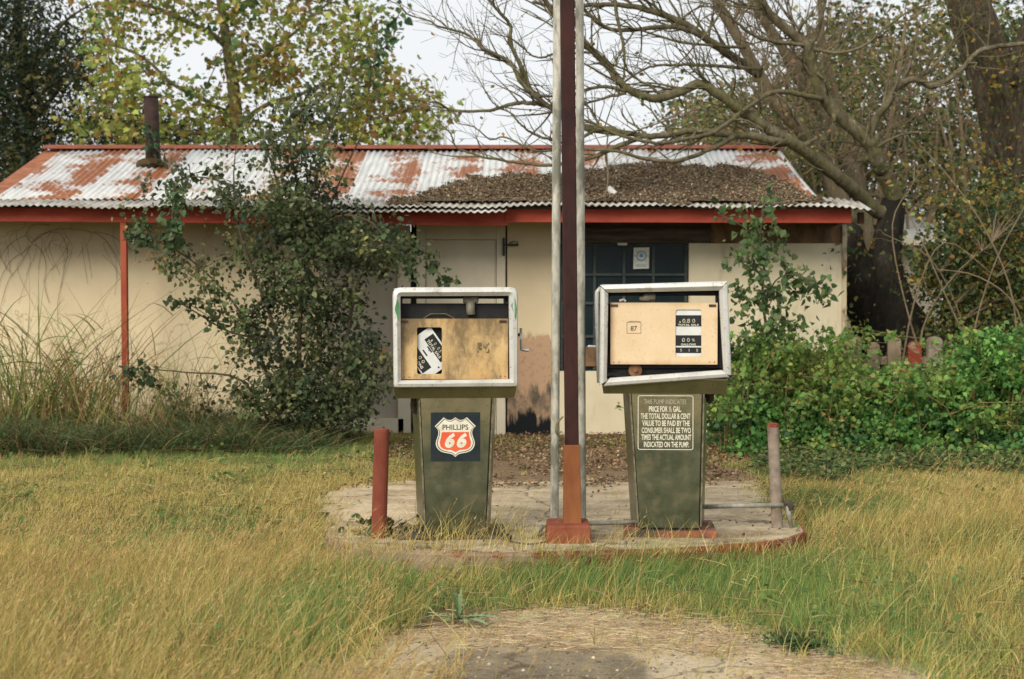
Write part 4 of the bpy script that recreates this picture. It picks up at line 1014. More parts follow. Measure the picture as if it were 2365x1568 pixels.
mb.hexa([p[0], p[1], p[2], p[3]] + [q + Vector((0, 0, .03)) for q in p]); mb.build('roof', M['bezel'], shd)
mb = MB(O_); mb.hexa([at(2030, 566, 20.0), at(2185, 566, 20.0), at(2185, 566, 20.0) + Vector((0, .05, 0)), at(2030, 566, 20.0) + Vector((0, .05, 0)), at(2030, 548, 20), at(2185, 548, 20), at(2185, 548, 20) + Vector((0, .05, 0)), at(2030, 548, 20) + Vector((0, .05, 0))]); mb.build('fascia', M['door'], shd)
mb = MB(O_); mb.box(at(2040, 600, 20.3).x, at(2175, 600, 20.3).x, 20.3, 22.0, 0, zat(556, 20.3)); mb.build('wall', M['grey_board'], shd)
# ------------------------------------------------------------------ VEGETATION TOOLS
def unit(v): return v / np.maximum(np.linalg.norm(v, axis=-1, keepdims=True), 1e-9)
def palette(n, cols, w, var=.18, g=None):
    g = g or rng
    cols = np.array(cols); w = np.array(w, float); w /= w.sum()
    c = cols[g.choice(len(cols), n, p=w)]
    return c * (1 + g.normal(0, var, (n, 1))).clip(.4, 1.7) * (1 + g.normal(0, .06, (n, 3)))
OVAL = np.array([(0, 0), (.30, .22), (.34, .48), (.17, .78), (0, 1), (-.17, .78), (-.34, .48), (-.30, .22)])
HEART = np.array([(0, 0), (.28, -.08), (.46, .15), (.40, .45), (.18, .75), (0, 1), (-.18, .75), (-.40, .45), (-.46, .15), (-.28, -.08)])
LANCE = np.array([(0, 0), (.11, .3), (.10, .6), (0, 1), (-.10, .6), (-.11, .3)])
LOBED = np.array([(0, 0), (.22, -.08), (.50, .05), (.36, .28), (.58, .58), (.28, .60), (.16, .80), (0, 1.05), (-.16, .80), (-.28, .60), (-.58, .58), (-.36, .28), (-.50, .05), (-.22, -.08)])
def leaves(name, P, size, C, mat, shape=OVAL, droop=.4, up=.5, fold=.25, parent=None, org=(0, 0, 0), g=None, axis=None):
    """flat-ish real leaves: each one polygon pair folded on its midrib, hung from P"""
    g = g or rng
    n = len(P); size = np.broadcast_to(size, (n,)) * g.uniform(.45, 1.45, n)
    a = g.normal(0, 1, (n, 3)); a[:, 2] = a[:, 2] * .5 - droop
    if axis is not None: a = a * .5 + axis
    a = unit(a)
    nn = g.normal(0, 1, (n, 3)); nn[:, 2] += up * 2
    nn = unit(nn - a * (nn * a).sum(1, keepdims=True)); s = np.cross(a, nn)
    k = len(shape); sx, sy = shape[:, 0], shape[:, 1]
    h = (np.abs(sx) * fold - .18 * sy * sy)
    V = P[:, None, :] + (s[:, None, :] * sx[None, :, None] + a[:, None, :] * sy[None, :, None] + nn[:, None, :] * h[None, :, None]) * size[:, None, None]
    b = np.arange(n)[:, None] * k
    half = k // 2
    if k % 2 == 0:
        f1 = b + np.arange(0, half + 1)[None]; f2 = b + np.r_[0, np.arange(half, k)][None]
        F_ = np.concatenate([f1, f2])
    Cv = np.repeat(C, k, 0)
    return npmesh(name, V.reshape(-1, 3), F_, Cv, mat, parent, org)
def ribbons(P0, T, L, Wd, bend, segs, C, g=None, tipc=None):
    g = g or rng
    n = len(P0); S_ = unit(np.cross(T, unit(g.normal(0, 1, (n, 3)) + np.array([0, 1.5, 0])))) 
    out = []
    for k in range(segs + 1):
        t = k / segs
        p = P0 + T * (L * t)[:, None] + bend * (t * t)
        w = (Wd * (1 - .85 * t ** 1.5) * .5)[:, None]
        out += [p - S_ * w, p + S_ * w]
    V = np.stack(out, 1)
    K = 2 * (segs + 1); b = np.arange(n)[:, None] * K
    F_ = np.concatenate([b + np.array([2 * k, 2 * k + 1, 2 * k + 3, 2 * k + 2])[None] for k in range(segs)])
    Cv = np.repeat(C[:, None, :], K, 1)
    if tipc is not None:
        tt = np.repeat(np.linspace(0, 1, segs + 1), 2)[None, :, None]; Cv = Cv * (1 - tt) + tipc[:, None, :] * tt
    return V.reshape(-1, 3), F_, Cv.reshape(-1, 3)
class Acc:
    def __init__(s): s.V, s.F, s.C, s.n = [], [], [], 0
    def add(s, V, F_, C): s.V.append(V); s.F.append(F_ + s.n); s.C.append(C); s.n += len(V)
    def build(s, name, mat, parent=None, org=(0, 0, 0)): return npmesh(name, np.concatenate(s.V), np.concatenate(s.F), np.concatenate(s.C), mat, parent, org)
def vline(pts, k=4):
    """surveyed polyline (vx, vy, Y) -> world points"""
    return [at(*p) for p in smooth_line(pts, k)]
def limb(mb, pts, r0, r1, n=8, k=4, wob=.0):
    w = vline(pts, k)
    if wob: w = [p + Vector((R.gauss(0, wob), R.gauss(0, wob), R.gauss(0, wob))) for p in w]
    m = len(w) - 1
    rad = [r0 + (r1 - r0) * (i / m) ** .8 for i in range(m + 1)]
    rad = [r * (1 + R.uniform(-.05, .05)) for r in rad]
    mb.tube(w, rad, n)
    return w, rad
def twigs(mb, p, d, length, rad, depth, up=.25, nodes=None, split=.5, left=-.15):
    """a crooked tapering twig that forks"""
    n = max(3, int(length / .09)); step = length / n
    pts, rr = [p], [rad]
    side = []
    for i in range(n):
        d = (d + Vector((R.gauss(0, .17) + left * .12, R.gauss(0, .14), R.gauss(0, .15) + up * .12))).normalized()
        p = p + d * step; pts.append(p); rr.append(max(.0016, rad * (1 - .75 * (i + 1) / n)))
        if depth > 0 and i > 0 and R.random() < split: side.append((p, d, rr[-1]))
    mb.tube(pts, rr, 4 if rad < .012 else 5, caps=False)
    if nodes is not None: nodes += pts[len(pts) // 2:]
    for (q, dd, r_) in side:
        ax = Vector((R.gauss(0, 1), R.gauss(0, 1), R.gauss(0, 1))).normalized()
        nd = (dd + ax.cross(dd) * R.uniform(.7, 1.1)).normalized()
        twigs(mb, q, nd, length * R.uniform(.35, .62), r_ * .75, depth - 1, up, nodes, split, left)
def blobs(n, ells, Y0, dY, gaps=(), g=None):
    """cluster centres scattered in surveyed ellipses (vx, vy, rx, ry, weight), pushed through the depth Y0 +- dY"""
    g = g or rng
    w = np.array([e[4] for e in ells], float); w /= w.sum()
    out = []
    while len(out) < n:
        e = ells[g.choice(len(ells), p=w)]
        a = g.uniform(0, 2 * np.pi); r = np.sqrt(g.uniform(0, 1))
        x, y = e[0] + e[2] * r * np.cos(a), e[1] + e[3] * r * np.sin(a)
        if any(((x - q[0]) / q[2]) ** 2 + ((y - q[1]) / q[3]) ** 2 < 1 for q in gaps): continue
        Yd = Y0 + g.uniform(-1, 1) * dY * np.sqrt(max(.05, 1 - r * r * .8))
        out.append(tuple(at(x, y, Yd)))
    return np.array(out)
def link(mb, nodes, centres, rad=.006, sag=.1, low=.5, n=4):
    N_ = np.array([tuple(q) for q in nodes])
    for c in centres:
        dv = N_ - c; d = np.linalg.norm(dv, axis=1) + low * np.maximum(0, dv[:, 2])
        q = N_[int(np.argmin(d))]; m = (q + c) / 2; L_ = np.linalg.norm(c - q)
        if L_ < .05: continue
        m = m + rng.normal(0, .08 * L_, 3) + np.array([0, 0, sag * L_])
        pts = [Vector(q), Vector(q * .35 + m * .65), Vector(m * .4 + c * .6), Vector(c)]
        r_ = rad * min(2.2, .6 + L_)
        mb.tube(pts, [r_, r_ * .7, r_ * .5, r_ * .3], n, caps=False)
def scatter(centres, per, spread, g=None, flat=1.0):
    g = g or rng
    P = np.repeat(centres, per, 0); sp_ = np.repeat(np.broadcast_to(spread, (len(centres),)), per)
    o = g.normal(0, 1, P.shape) * sp_[:, None]; o[:, 2] *= flat
    return P + o

# ------------------------------------------------------------------ TREES
# yellow-green sycamore behind the shop
o = at(545, 900, 21.5); sy = thing('sycamore_tree', 'tall sycamore with yellowing leaves rising behind the shop roof near the stove pipe', 'tree', (o.x, 21.5, 0)); OS = (o.x, 21.5, 0)
mb = MB(OS); nodes = []
def L_(pts, r0, r1, n=8):
    w, r_ = limb(mb, pts, r0, r1, n); nodes.extend(w); return w
mb.tube([(o.x + .05, 21.5, -.1), (o.x + .02, 21.5, 1.2), at(548, 340, 21.5)], [.16, .13, .115], 10)
tr = L_([(548, 345, 21.5), (542, 230, 21.5), (528, 130, 21.5), (515, 40, 21.5), (500, -80, 21.4), (505, -260, 21.3)], .112, .04, 10)
mb.build('trunk', M['bark_pale'], sy, smooth=True)
mb = MB(OS)
L_([(530, 115, 21.5), (490, 80, 21.3), (430, 50, 21.1), (370, 22, 21), (290, 0, 20.9), (210, -30, 20.8)], .05, .014)
L_([(545, 275, 21.5), (480, 235, 21.2), (400, 195, 21), (340, 140, 20.9), (280, 110, 20.8), (225, 105, 20.7)], .04, .010)
L_([(516, 50, 21.5), (545, 20, 21.3), (560, -40, 21.2), (600, -140, 21.2)], .045, .015)
L_([(535, 200, 21.5), (580, 150, 21.2), (650, 100, 21.0), (720, 40, 20.9), (800, -30, 20.9)], .04, .012)
L_([(545, 290, 21.5), (620, 240, 21.2), (700, 215, 21), (790, 170, 20.9), (870, 120, 20.8)], .04, .010)
L_([(548, 330, 21.5), (640, 310, 21.3), (760, 290, 21.1), (880, 270, 21), (980, 240, 20.9)], .035, .008)
L_([(548, 335, 21.5), (460, 310, 21.3), (360, 290, 21.2), (260, 250, 21.1)], .035, .008)
L_([(507, -60, 21.4), (450, -120, 21.3), (380, -200, 21.2)], .04, .012)
L_([(720, 40, 20.9), (700, -40, 20.9), (720, -150, 20.8)], .02, .008)
gaps = [(468, 120, 62, 62), (500, 185, 36, 52), (440, 185, 40, 24), (960, 60, 60, 130), (940, 125, 40, 30), (335, 60, 40, 26), (880, 235, 30, 18), (420, 250, 26, 16), (610, 60, 22, 22), (700, 75, 24, 20), (165, 60, 60, 70)]
ells = [(400, -10, 210, 70, 4), (300, 70, 110, 55, 2.4), (660, 60, 240, 130, 9), (320, 190, 110, 60, 2.6), (340, 270, 170, 70, 4), (690, 215, 250, 110, 10), (900, 255, 120, 70, 3.2), (820, 120, 90, 100, 2.2), (640, 320, 330, 45, 3.4), (500, -120, 350, 120, 4), (600, -260, 280, 110, 1.5), (985, 260, 40, 40, .6), (230, 20, 60, 60, 1)]
cen = blobs(440, ells, 21.2, 1.3, gaps)
link(mb, nodes, cen[::2], .007)
mb.build('branches', M['bark_pale'], sy)
per = 23; P = scatter(cen, per, .165)
cc = np.repeat(palette(len(cen), [(.40, .42, .11), (.27, .33, .085), (.42, .36, .11), (.13, .20, .06), (.32, .21, .07)], [4, 4, 2.2, 2.4, 1.2], .15), per, 0)
C = cc * (1 + rng.normal(0, .2, (len(P), 1))).clip(.5, 1.6)
brn = rng.random(len(P)) < .12; C[brn] = palette(brn.sum(), [(.26, .13, .04), (.36, .26, .06)], [1, 1])
lf = leaves('crown', P, .074, C, M['leaf'], LOBED, .5, .6, .2, sy, OS)

# dark tree at the far left
o = at(60, 900, 23); dk = thing('dark_tree', 'dark narrow-leaved evergreen tree standing behind the shop beside the sycamore', 'tree', (o.x, 23, 0)); OD = (o.x, 23, 0)
mb = MB(OD); nodes = []
mb.tube([(o.x, 23, -.1), (o.x - .1, 23, 1.5), at(50, 330, 23)], [.22, .18, .15], 9)
L_([(50, 335, 23), (60, 200, 23), (40, 80, 23), (50, -80, 23), (40, -260, 23)], .15, .04)
mb.build('trunk', M['bark_dark'], dk, smooth=True); mb = MB(OD)
for q in ([(55, 300, 23), (110, 240, 22.7), (160, 170, 22.4), (200, 110, 22.2)], [(50, 180, 23), (100, 120, 22.8), (150, 50, 22.6), (210, 10, 22.4)], [(60, 330, 23), (160, 300, 22.8), (280, 290, 22.6), (420, 300, 22.5)], [(45, 120, 23), (0, 60, 22.7), (-60, 0, 22.5)], [(50, 10, 23), (90, -60, 22.8), (110, -150, 22.7)], [(50, 260, 23), (-20, 200, 22.8), (-90, 150, 22.6)]): L_(q, .05, .01)
cen = blobs(820, [(20, 80, 85, 120, 6), (40, 220, 100, 110, 7), (130, 150, 85, 75, 2.6), (190, 190, 50, 70, 1.2), (30, 350, 100, 80, 6), (60, 410, 60, 60, 1.5), (210, 300, 110, 45, 3.0), (330, 300, 110, 40, 2.4), (430, 315, 80, 25, 1.2), (170, 70, 60, 60, 1), (60, -60, 120, 80, 2), (-80, 200, 60, 220, 3)], 22.8, 1.2)
link(mb, nodes, cen[::3], .006)
mb.build('branches', M['stem'], dk)
per = 26; P = scatter(cen, per, .17)
cc = np.repeat(palette(len(cen), [(.035, .055, .030), (.08, .09, .032), (.17, .15, .05), (.04, .065, .045)], [5, 3, 1.6, 3], .2), per, 0)
leaves('crown', P, .085, cc * (1 + rng.normal(0, .2, (len(P), 1))).clip(.5, 1.6), M['leaf'], LANCE * np.array([1.7, 1]), .7, .3, .2, dk, OD)

# big bare tree by the right end of the shop
TY = 16.6
o = at(2075, 900, TY); bt = thing('bare_tree', 'large leafless tree spreading long mossy limbs over the leaf covered roof', 'tree', (o.x, TY, 0)); OB = (o.x, TY, 0)
mb = MB(OB)
mb.tube([at(2150, 1000, TY), at(2090, 800, TY), at(2050, 700, TY), at(2040, 600, TY), at(2055, 520, TY), at(2064, 460, TY)], [.62, .42, .27, .19, .15, .13], 14)
mb.tube([at(2080, 860, TY), at(2000, 700, TY), at(1965, 600, TY - .1), at(1955, 545, TY - .2), at(1968, 520, TY - .25)], [.36, .24, .20, .17, .13], 12)
mb.build('trunk', M['bark_dark'], bt, smooth=True)
mb = MB(OB); nodes = []
def LB(pts, r0, r1, n=8, tw=0, tl=.8, up=.5, dirx=-.4, td=2):
    w, rad = limb(mb, pts, r0, r1, n, 7, wob=.0025); nodes.extend(w)
    for _q in range(tw // 9):
        i = R.randrange(2, len(w) - 2); d_ = Vector((R.gauss(0, 1), R.gauss(0, 1), R.gauss(.3, 1))).normalized(); mb.tube([w[i], w[i] + d_ * (rad[i] * 1.2), w[i] + d_ * (rad[i] * R.uniform(1.6, 3))], [rad[i] * .5, rad[i] * .36, rad[i] * .22], 6)
    tot = len(w)
    for _ in range(int(tw * .78)):
        i = R.randrange(int(tot * .12), tot - 1)
        d = (w[i + 1] - w[i]).normalized()
        s = Vector((R.gauss(dirx, .5), R.gauss(0, .4), R.gauss(up, .55)))
        twigs(mb, w[i], (d * .4 + s).normalized(), tl * R.uniform(.5, 1.25), min(rad[i] * .45, .016), td)
    return w
# main limbs: (vx, vy, Y)
LB([(2064, 480, 16.6), (2030, 490, 16.55), (1990, 455, 16.4), (1951, 422, 16.2), (1871, 358, 15.9), (1823, 326, 15.7), (1772, 295, 15.6), (1720, 263, 15.5), (1672, 227, 15.4), (1616, 195, 15.3), (1573, 211, 15.2), (1513, 227, 15.1), (1445, 203, 15.0), (1400, 150, 15.0), (1351, 101, 14.9), (1290, 45, 14.9), (1250, -10, 14.8)], .088, .026, 10, 46, .8)
LB([(1815, 324, 15.7), (1792, 326, 15.6), (1732, 314, 15.5), (1672, 310, 15.4), (1593, 302, 15.2), (1513, 316, 15.0), (1440, 307, 14.9), (1351, 297, 14.8), (1277, 251, 14.8), (1226, 238, 14.7), (1180, 241, 14.7), (1130, 255, 14.6), (1046, 255, 14.6), (1013, 238, 14.5), (980, 233, 14.5), (952, 223, 14.5), (935, 177, 14.5)], .050, .004, 8, 40, .55)
LB([(1903, 232, 16.0), (1871, 223, 15.8), (1787, 213, 15.6), (1720, 253, 15.4), (1652, 303, 15.1), (1573, 323, 14.9), (1513, 330, 14.8), (1430, 312, 14.7), (1370, 285, 14.7), (1300, 262, 14.6)], .032, .012, 7, 22, .55)
LB([(2066, 475, 16.6), (2063, 450, 16.55), (2040, 400, 16.4), (2029, 378, 16.3), (2008, 330, 16.2), (1945, 274, 16.1), (1903, 227, 16.0), (1878, 160, 15.9), (1865, 107, 15.8), (1840, 88, 15.8), (1777, 32, 15.7), (1752, -10, 15.6), (1720, -90, 15.6)], .105, .04, 10, 36, .8)
LB([(2008, 320, 16.2), (2008, 310, 16.2), (2025, 270, 16.2), (2050, 239, 16.1), (2069, 203, 16.1), (2110, 183, 16.0), (2150, 199, 15.9), (2189, 183, 15.9), (2229, 151, 15.8), (2269, 115, 15.7), (2364, 100, 15.6), (2440, 80, 15.5)], .050, .022, 8, 26, .7, .6, 0)
LB([(1868, 108, 15.8), (1885, 80, 15.8), (1900, 30, 15.7), (1910, -20, 15.7), (1940, -120, 15.6)], .03, .012, 7, 14, .6, .6, .1)
LB([(1870, 105, 15.8), (1760, 90, 15.6), (1700, 50, 15.4), (1660, 0, 15.3)], .026, .012, 6, 12, .6)
LB([(1870, 112, 15.8), (1930, 122, 15.7), (1990, 108, 15.6), (2050, 60, 15.5), (2110, 20, 15.5), (2150, 10, 15.4)], .022, .008, 6, 14, .5, .4, .3)
LB([(2110, 185, 16.0), (2160, 150, 15.9), (2210, 80, 15.8), (2250, 30, 15.7)], .02, .007, 6, 10, .5, .5, .2)
LB([(2016, 345, 16.2), (2060, 320, 16.1), (2110, 305, 16.0), (2170, 308, 15.9)], .018, .006, 6, 8, .4, .5, .3)
# lower and left fans
LB([(1700, 312, 15.4), (1640, 345, 15.1), (1560, 372, 14.8), (1480, 365, 14.7), (1430, 350, 14.6), (1350, 345, 14.6), (1277, 348, 14.6), (1231, 347, 14.5), (1168, 317, 14.5), (1132, 322, 14.5), (1097, 295, 14.4), (1054, 284, 14.4), (1050, 262, 14.4)], .026, .003, 6, 24, .4)
LB([(1480, 318, 14.9), (1420, 340, 14.7), (1360, 365, 14.6), (1277, 381, 14.5), (1218, 378, 14.5), (1142, 367, 14.4), (1104, 360, 14.4), (1054, 340, 14.4), (1041, 309, 14.4), (1013, 284, 14.3), (995, 254, 14.3)], .026, .003, 6, 24, .4)
LB([(1104, 361, 14.4), (1060, 362, 14.4), (1000, 352, 14.4), (972, 322, 14.4)], .009, .003, 5, 4, .25)
LB([(1440, 305, 14.9), (1380, 300, 14.8), (1320, 330, 14.7), (1277, 324, 14.6), (1231, 309, 14.6), (1201, 286, 14.5), (1178, 261, 14.5), (1150, 248, 14.5), (1125, 220, 14.4), (1112, 195, 14.4), (1076, 137, 14.4)], .02, .003, 6, 26, .42)
LB([(1420, 300, 14.9), (1340, 290, 14.8), (1277, 253, 14.7), (1231, 218, 14.6), (1201, 187, 14.6), (1175, 142, 14.6), (1117, 114, 14.5), (1094, 91, 14.5), (1069, 76, 14.5), (1013, 61, 14.4), (993, 49, 14.4), (937, 30, 14.4), (919, 0, 14.4)], .034, .004, 7, 44, .5)
LB([(1245, 225, 14.7), (1226, 210, 14.7), (1203, 152, 14.6), (1178, 101, 14.6), (1178, 58, 14.6), (1150, 25, 14.5), (1127, -5, 14.5), (1100, -60, 14.5)], .028, .010, 6, 24, .5)
LB([(1231, 222, 14.7), (1200, 170, 14.6), (1160, 140, 14.6), (1120, 120, 14.5), (1100, 80, 14.5), (1080, 40, 14.5)], .016, .004, 5, 18, .4)
LB([(1372, 100, 15), (1320, 112, 14.8), (1277, 125, 14.7), (1251, 133, 14.6), (1226, 127, 14.6), (1205, 107, 14.5), (1180, 89, 14.5), (1145, 78, 14.5), (1102, 45, 14.5)], .016, .004, 5, 18, .4)
LB([(1445, 210, 15), (1390, 200, 14.9), (1330, 215, 14.8), (1277, 222, 14.7), (1245, 222, 14.6)], .02, .01, 6, 12, .45)
LB([(1445, 215, 15), (1400, 225, 14.9), (1350, 240, 14.8), (1290, 262, 14.7)], .018, .008, 6, 12, .45)
# upper limbs coming from beyond the frame top
LB([(1752, 172, 16.2), (1672, 118, 15.9), (1593, 64, 15.6), (1553, 44, 15.5), (1513, 28, 15.4), (1440, 12, 15.3), (1360, 12, 15.2), (1277, 15, 15.1), (1230, 5, 15)], .055, .014, 8, 34, .65)
LB([(1672, 118, 15.9), (1600, 75, 15.6), (1540, 62, 15.4), (1440, 70, 15.2), (1395, 62, 15.1), (1350, 25, 15.0), (1300, -20, 15)], .030, .016, 7, 24, .55)
LB([(1760, 160, 16.0), (1690, 155, 15.8), (1607, 150, 15.5), (1560, 150, 15.4), (1500, 155, 15.3), (1440, 190, 15.1)], .022, .010, 6, 22, .5)
LB([(1720, 110, 15.9), (1640, 105, 15.6), (1560, 95, 15.4), (1460, 65, 15.2), (1400, 58, 15.1), (1360, 90, 15)], .018, .006, 6, 20, .5)
LB([(1700, -60, 15.6), (1650, 50, 15.4), (1600, 110, 15.3), (1545, 170, 15.2)], .016, .006, 6, 12, .45)
LB([(1410, -60, 15.0), (1425, 40, 15.0), (1440, 110, 15.0), (1442, 150, 15.0), (1440, 185, 15.0)], .022, .010, 6, 10, .4)
# thin far stems rising from behind the right limb
LB([(1720, 392, 15.4), (1755, 365, 15.4), (1800, 330, 15.5), (1880, 300, 15.6)], .010, .004, 5, 6, .3)
mb.build('limbs', M['bark'], bt, smooth=True)
mb = MB(OB)
for q in ([(1556, 232, 15.0), (1553, 270, 15), (1408, 330, 14.8), (1404, 400, 14.7), (1400, 440, 14.7), (1380, 465, 14.7)], [(1405, 300, 14.8), (1400, 350, 14.75), (1404, 420, 14.7), (1390, 460, 14.7), (1370, 475, 14.7)], [(1720, 325, 15.5), (1738, 340, 15.45), (1745, 355, 15.4)], [(2008, 260, 16.1), (2003, 300, 16.1), (1996, 330, 16.1)]): 
    mb.tube(vline(q), .008, 5)
mb.build('hanging_vine', M['twig'], bt)
# sparse berries and leftover yellow leaves on the bare tree
pick = [nodes[i] for i in rng.choice(len(nodes), 170)]
P = np.array([tuple(p) for p in pick]) + rng.normal(0, .16, (170, 3))
P = P[proj(P[:, 0], P[:, 1], P[:, 2])[1] < 380]
leaves('last_leaves', P, .045, palette(len(P), [(.42, .24, .04), (.30, .28, .05), (.14, .16, .04)], [2, 2, 2]), M['leaf'], OVAL, .6, .2, .2, bt, OB)

# two pale trunks behind the bare tree
def bg_tree(name, label, Y, limbs, cl, seed, cols, w, leafs=.05, per=16):
    o = at(limbs[0][0][0][0], 900, Y); root = thing(name, label, 'tree', (o.x, Y, 0)); O = (o.x, Y, 0)
    mb = MB(O); nd = []
    b0 = at(*limbs[0][0][0]); mb.tube([(b0.x + .4, Y, -.1), b0], [limbs[0][1] * 1.4, limbs[0][1]], 10)
    wl_, rl_ = limb(mb, limbs[0][0], limbs[0][1], limbs[0][2], 10); nd += wl_
    mb.build('trunk', M['bark_pale'], root, smooth=True)
    mb = MB(O)
    for pts, r0, r1 in limbs[1:]:
        w_, r_ = limb(mb, pts, r0, r1, 6); nd += w_
    for _ in range(70):
        i = R.randrange(len(nd) // 5, len(nd)); twigs(mb, nd[i], Vector((R.gauss(0, .6), R.gauss(0, .4), R.gauss(.6, .4))).normalized(), R.uniform(.5, 1.2), .012, 2)
    cen = blobs(cl[0], cl[1], Y, 1.6); link(mb, nd, cen[::4], .005)
    mb.build('branches', M['twig'], root)
    P = scatter(cen, per, .22); C = np.repeat(palette(len(cen), cols, w, .2), per, 0)
    leaves('crown', P, leafs, C * (1 + rng.normal(0, .2, (len(P), 1))).clip(.5, 1.6), M['leaf'], OVAL, .5, .4, .2, root, O)
OLV = [(.11, .15, .05), (.20, .20, .075), (.28, .22, .09), (.07, .13, .05), (.30, .18, .07)]
bg_tree('leaning_tree', 'pale leaning trunk running up diagonally close behind the bare tree limbs', 18.6,
        [([(1962, 520, 18.6), (1935, 450, 18.6), (1911, 398, 18.6), (1863, 318, 18.5), (1791, 239, 18.4), (1752, 171, 18.3), (1712, 100, 18.2), (1664, 20, 18.1), (1630, -80, 18)], .12, .05)],
        (60, [(1700, 250, 160, 60, 2), (1600, 290, 120, 30, 1)]), 1, OLV, [2, 3, 2, 1, 1])
bg_tree('pale_tree', 'pale multi-stemmed tree seen through the fork of the bare tree', 19.4,
        [([(1990, 480, 19.4), (1970, 398, 19.4), (1911, 279, 19.4), (1871, 223, 19.3), (1831, 159, 19.2), (1800, 100, 19.1), (1736, 0, 19), (1700, -90, 19)], .11, .05),
         ([(1990, 470, 19.4), (1975, 380, 19.4), (1935, 230, 19.4), (1900, 100, 19.3), (1890, -60, 19.3)], .06, .03), ([(2020, 520, 19.4), (2040, 380, 19.4), (2070, 200, 19.4), (2090, 60, 19.4)], .05, .02)],
        (150, [(1950, 250, 160, 130, 3), (1850, 330, 100, 60, 1)]), 2, OLV, [2, 3, 2, 2, 1])
# massive furrowed trunk at the right edge
o = at(2330, 900, 16.9); big = thing('furrowed_tree', 'massive deeply furrowed tree trunk with climbing vines behind the bramble', 'tree', (o.x, 16.9, 0)); OG = (o.x, 16.9, 0)
def gnarly(mb, pts, radf, n=26, seed=1):
    w = [Vector(p) for p in pts]; rings = []
    for i, p in enumerate(w):
        t = (w[min(i + 1, len(w) - 1)] - w[max(i - 1, 0)]).normalized(); a = t.cross(Vector((0, 1, 0))).normalized(); c = t.cross(a)
        ring = []
        for k in range(n):
            an = 2 * math.pi * k / n
            rr = radf[i] * (1 + .08 * math.sin(an * 5 + i * .15 + seed) + .055 * math.sin(an * 23 + 2.2 * math.sin(i * .55 + an * 3)) + R.uniform(-.03, .03))
            ring.append(p + (a * math.cos(an) + c * math.sin(an)) * rr)
        rings.append(ring)
    mb.loft(rings)
mb = MB(OG)
ctr = [at(*p) for p in smooth_line([(2345, 1000, 16.9), (2338, 800, 16.9), (2335, 600, 16.9), (2338, 450, 16.9), (2330, 330, 16.9), (2300, 200, 16.9), (2262, 90, 16.9), (2235, 0, 16.9), (2210, -90, 16.9), (2190, -200, 16.9)], 8)]
m_ = len(ctr); gnarly(mb, ctr, n=84, radf=list(np.interp(np.linspace(0, 1, m_), [0, .2, .5, .62, .75, 1], [.46, .35, .27, .245, .22, .17])))
mb.build('trunk', M['bark_deep'], big, smooth=False)
mb = MB(OG); ctr = [at(*p) for p in smooth_line([(2325, 330, 16.85), (2350, 190, 16.8), (2385, 80, 16.7), (2430, -60, 16.6)], 8)]
gnarly(mb, ctr, list(np.linspace(.19, .14, len(ctr))), 60, 4)
mb.build('limb', M['bark_deep'], big)
cen = blobs(60, [(2300, 330, 60, 150, 1), (2330, 150, 50, 120, 1), (2200, 60, 60, 60, .6)], 16.5, .1)
P = scatter(cen, 7, .12); leaves('climbing_leaves', P, .05, palette(len(P), [(.30, .22, .04), (.16, .17, .04), (.36, .17, .04), (.05, .08, .03)], [2, 2, 1, 2]), M['leaf'], OVAL, .6, .2, .2, big, OG)
# thicket behind everything on the right
acc = MB(); nd = []
for _ in range(130):
    x = R.uniform(1560, 2420); Yd = R.uniform(20.5, 26)
    top = R.uniform(60, 330) if x > 1850 else R.uniform(235, 330)
    p = [at(x + R.gauss(0, 20), 700, Yd), at(x + R.gauss(0, 25), 500, Yd), at(x + R.gauss(0, 45), (700 + top) / 2, Yd), at(x + R.gauss(0, 70), top, Yd)]
    p = [Vector(q) for q in smooth_line([tuple(v) for v in p], 3)]
    acc.tube(p, [R.uniform(.02, .05) * (1 - .8 * i / len(p)) for i in range(len(p))], 5, caps=False); nd += p[2:]
for _ in range(240):
    q = nd[R.randrange(len(nd))]; twigs(acc, q, Vector((R.gauss(0, .7), R.gauss(0, .3), R.gauss(.4, .5))).normalized(), R.uniform(.5, 1.3), .011, 2)
th = thing('thicket_stems', 'brown tangle of thin bare stems filling the gap between the right-hand trunks', 'thicket', (4.8, 22, 0)); bpy.data.objects.remove(th)
th = acc.build('thicket', M['twig']); tag(th, 'dense tangle of thin brown stems and saplings behind the bare tree', 'thicket', kind='stuff')
cen = blobs(1700, [(2100, 200, 300, 160, 6), (2100, 420, 330, 150, 9), (1750, 280, 180, 40, 1.8), (2250, 60, 150, 80, 2), (1620, 290, 80, 28, .8), (1960, 120, 110, 90, 2), (1890, 400, 70, 80, 1.8), (2100, 600, 300, 100, 4)], 23.5, 2.6, [(2110, 530, 70, 36)])
P = scatter(cen, 17, .26)
C = np.repeat(palette(len(cen), OLV + [(.02, .03, .02)], [3, 3.4, 2.4, 3, 1, 2], .22), 17, 0)
tf = leaves('thicket_foliage', P, .082, C * (1 + rng.normal(0, .25, (len(P), 1))).clip(.4, 1.7), M['leaf'], OVAL, .5, .4, .2)
tag(tf, 'olive and rusty leaves of the far thicket behind the bare tree', 'thicket', kind='stuff')
# pale distant tree tops just over the ridge
mb = MB(); 
for _ in range(60):
    x = R.uniform(905, 1030); twigs(mb, at(x, 350, 40), Vector((R.gauss(0, .3), 0, 1)).normalized(), R.uniform(.4, 1.0), .02, 2)
tag(mb.build('distant_treetop', two('distant_twigs', (.34, .33, .27), (.42, .40, .33), 3, 1, bump=0)), 'faint pale treetop showing just above the roof ridge beside the sycamore', 'treetop', kind='stuff')

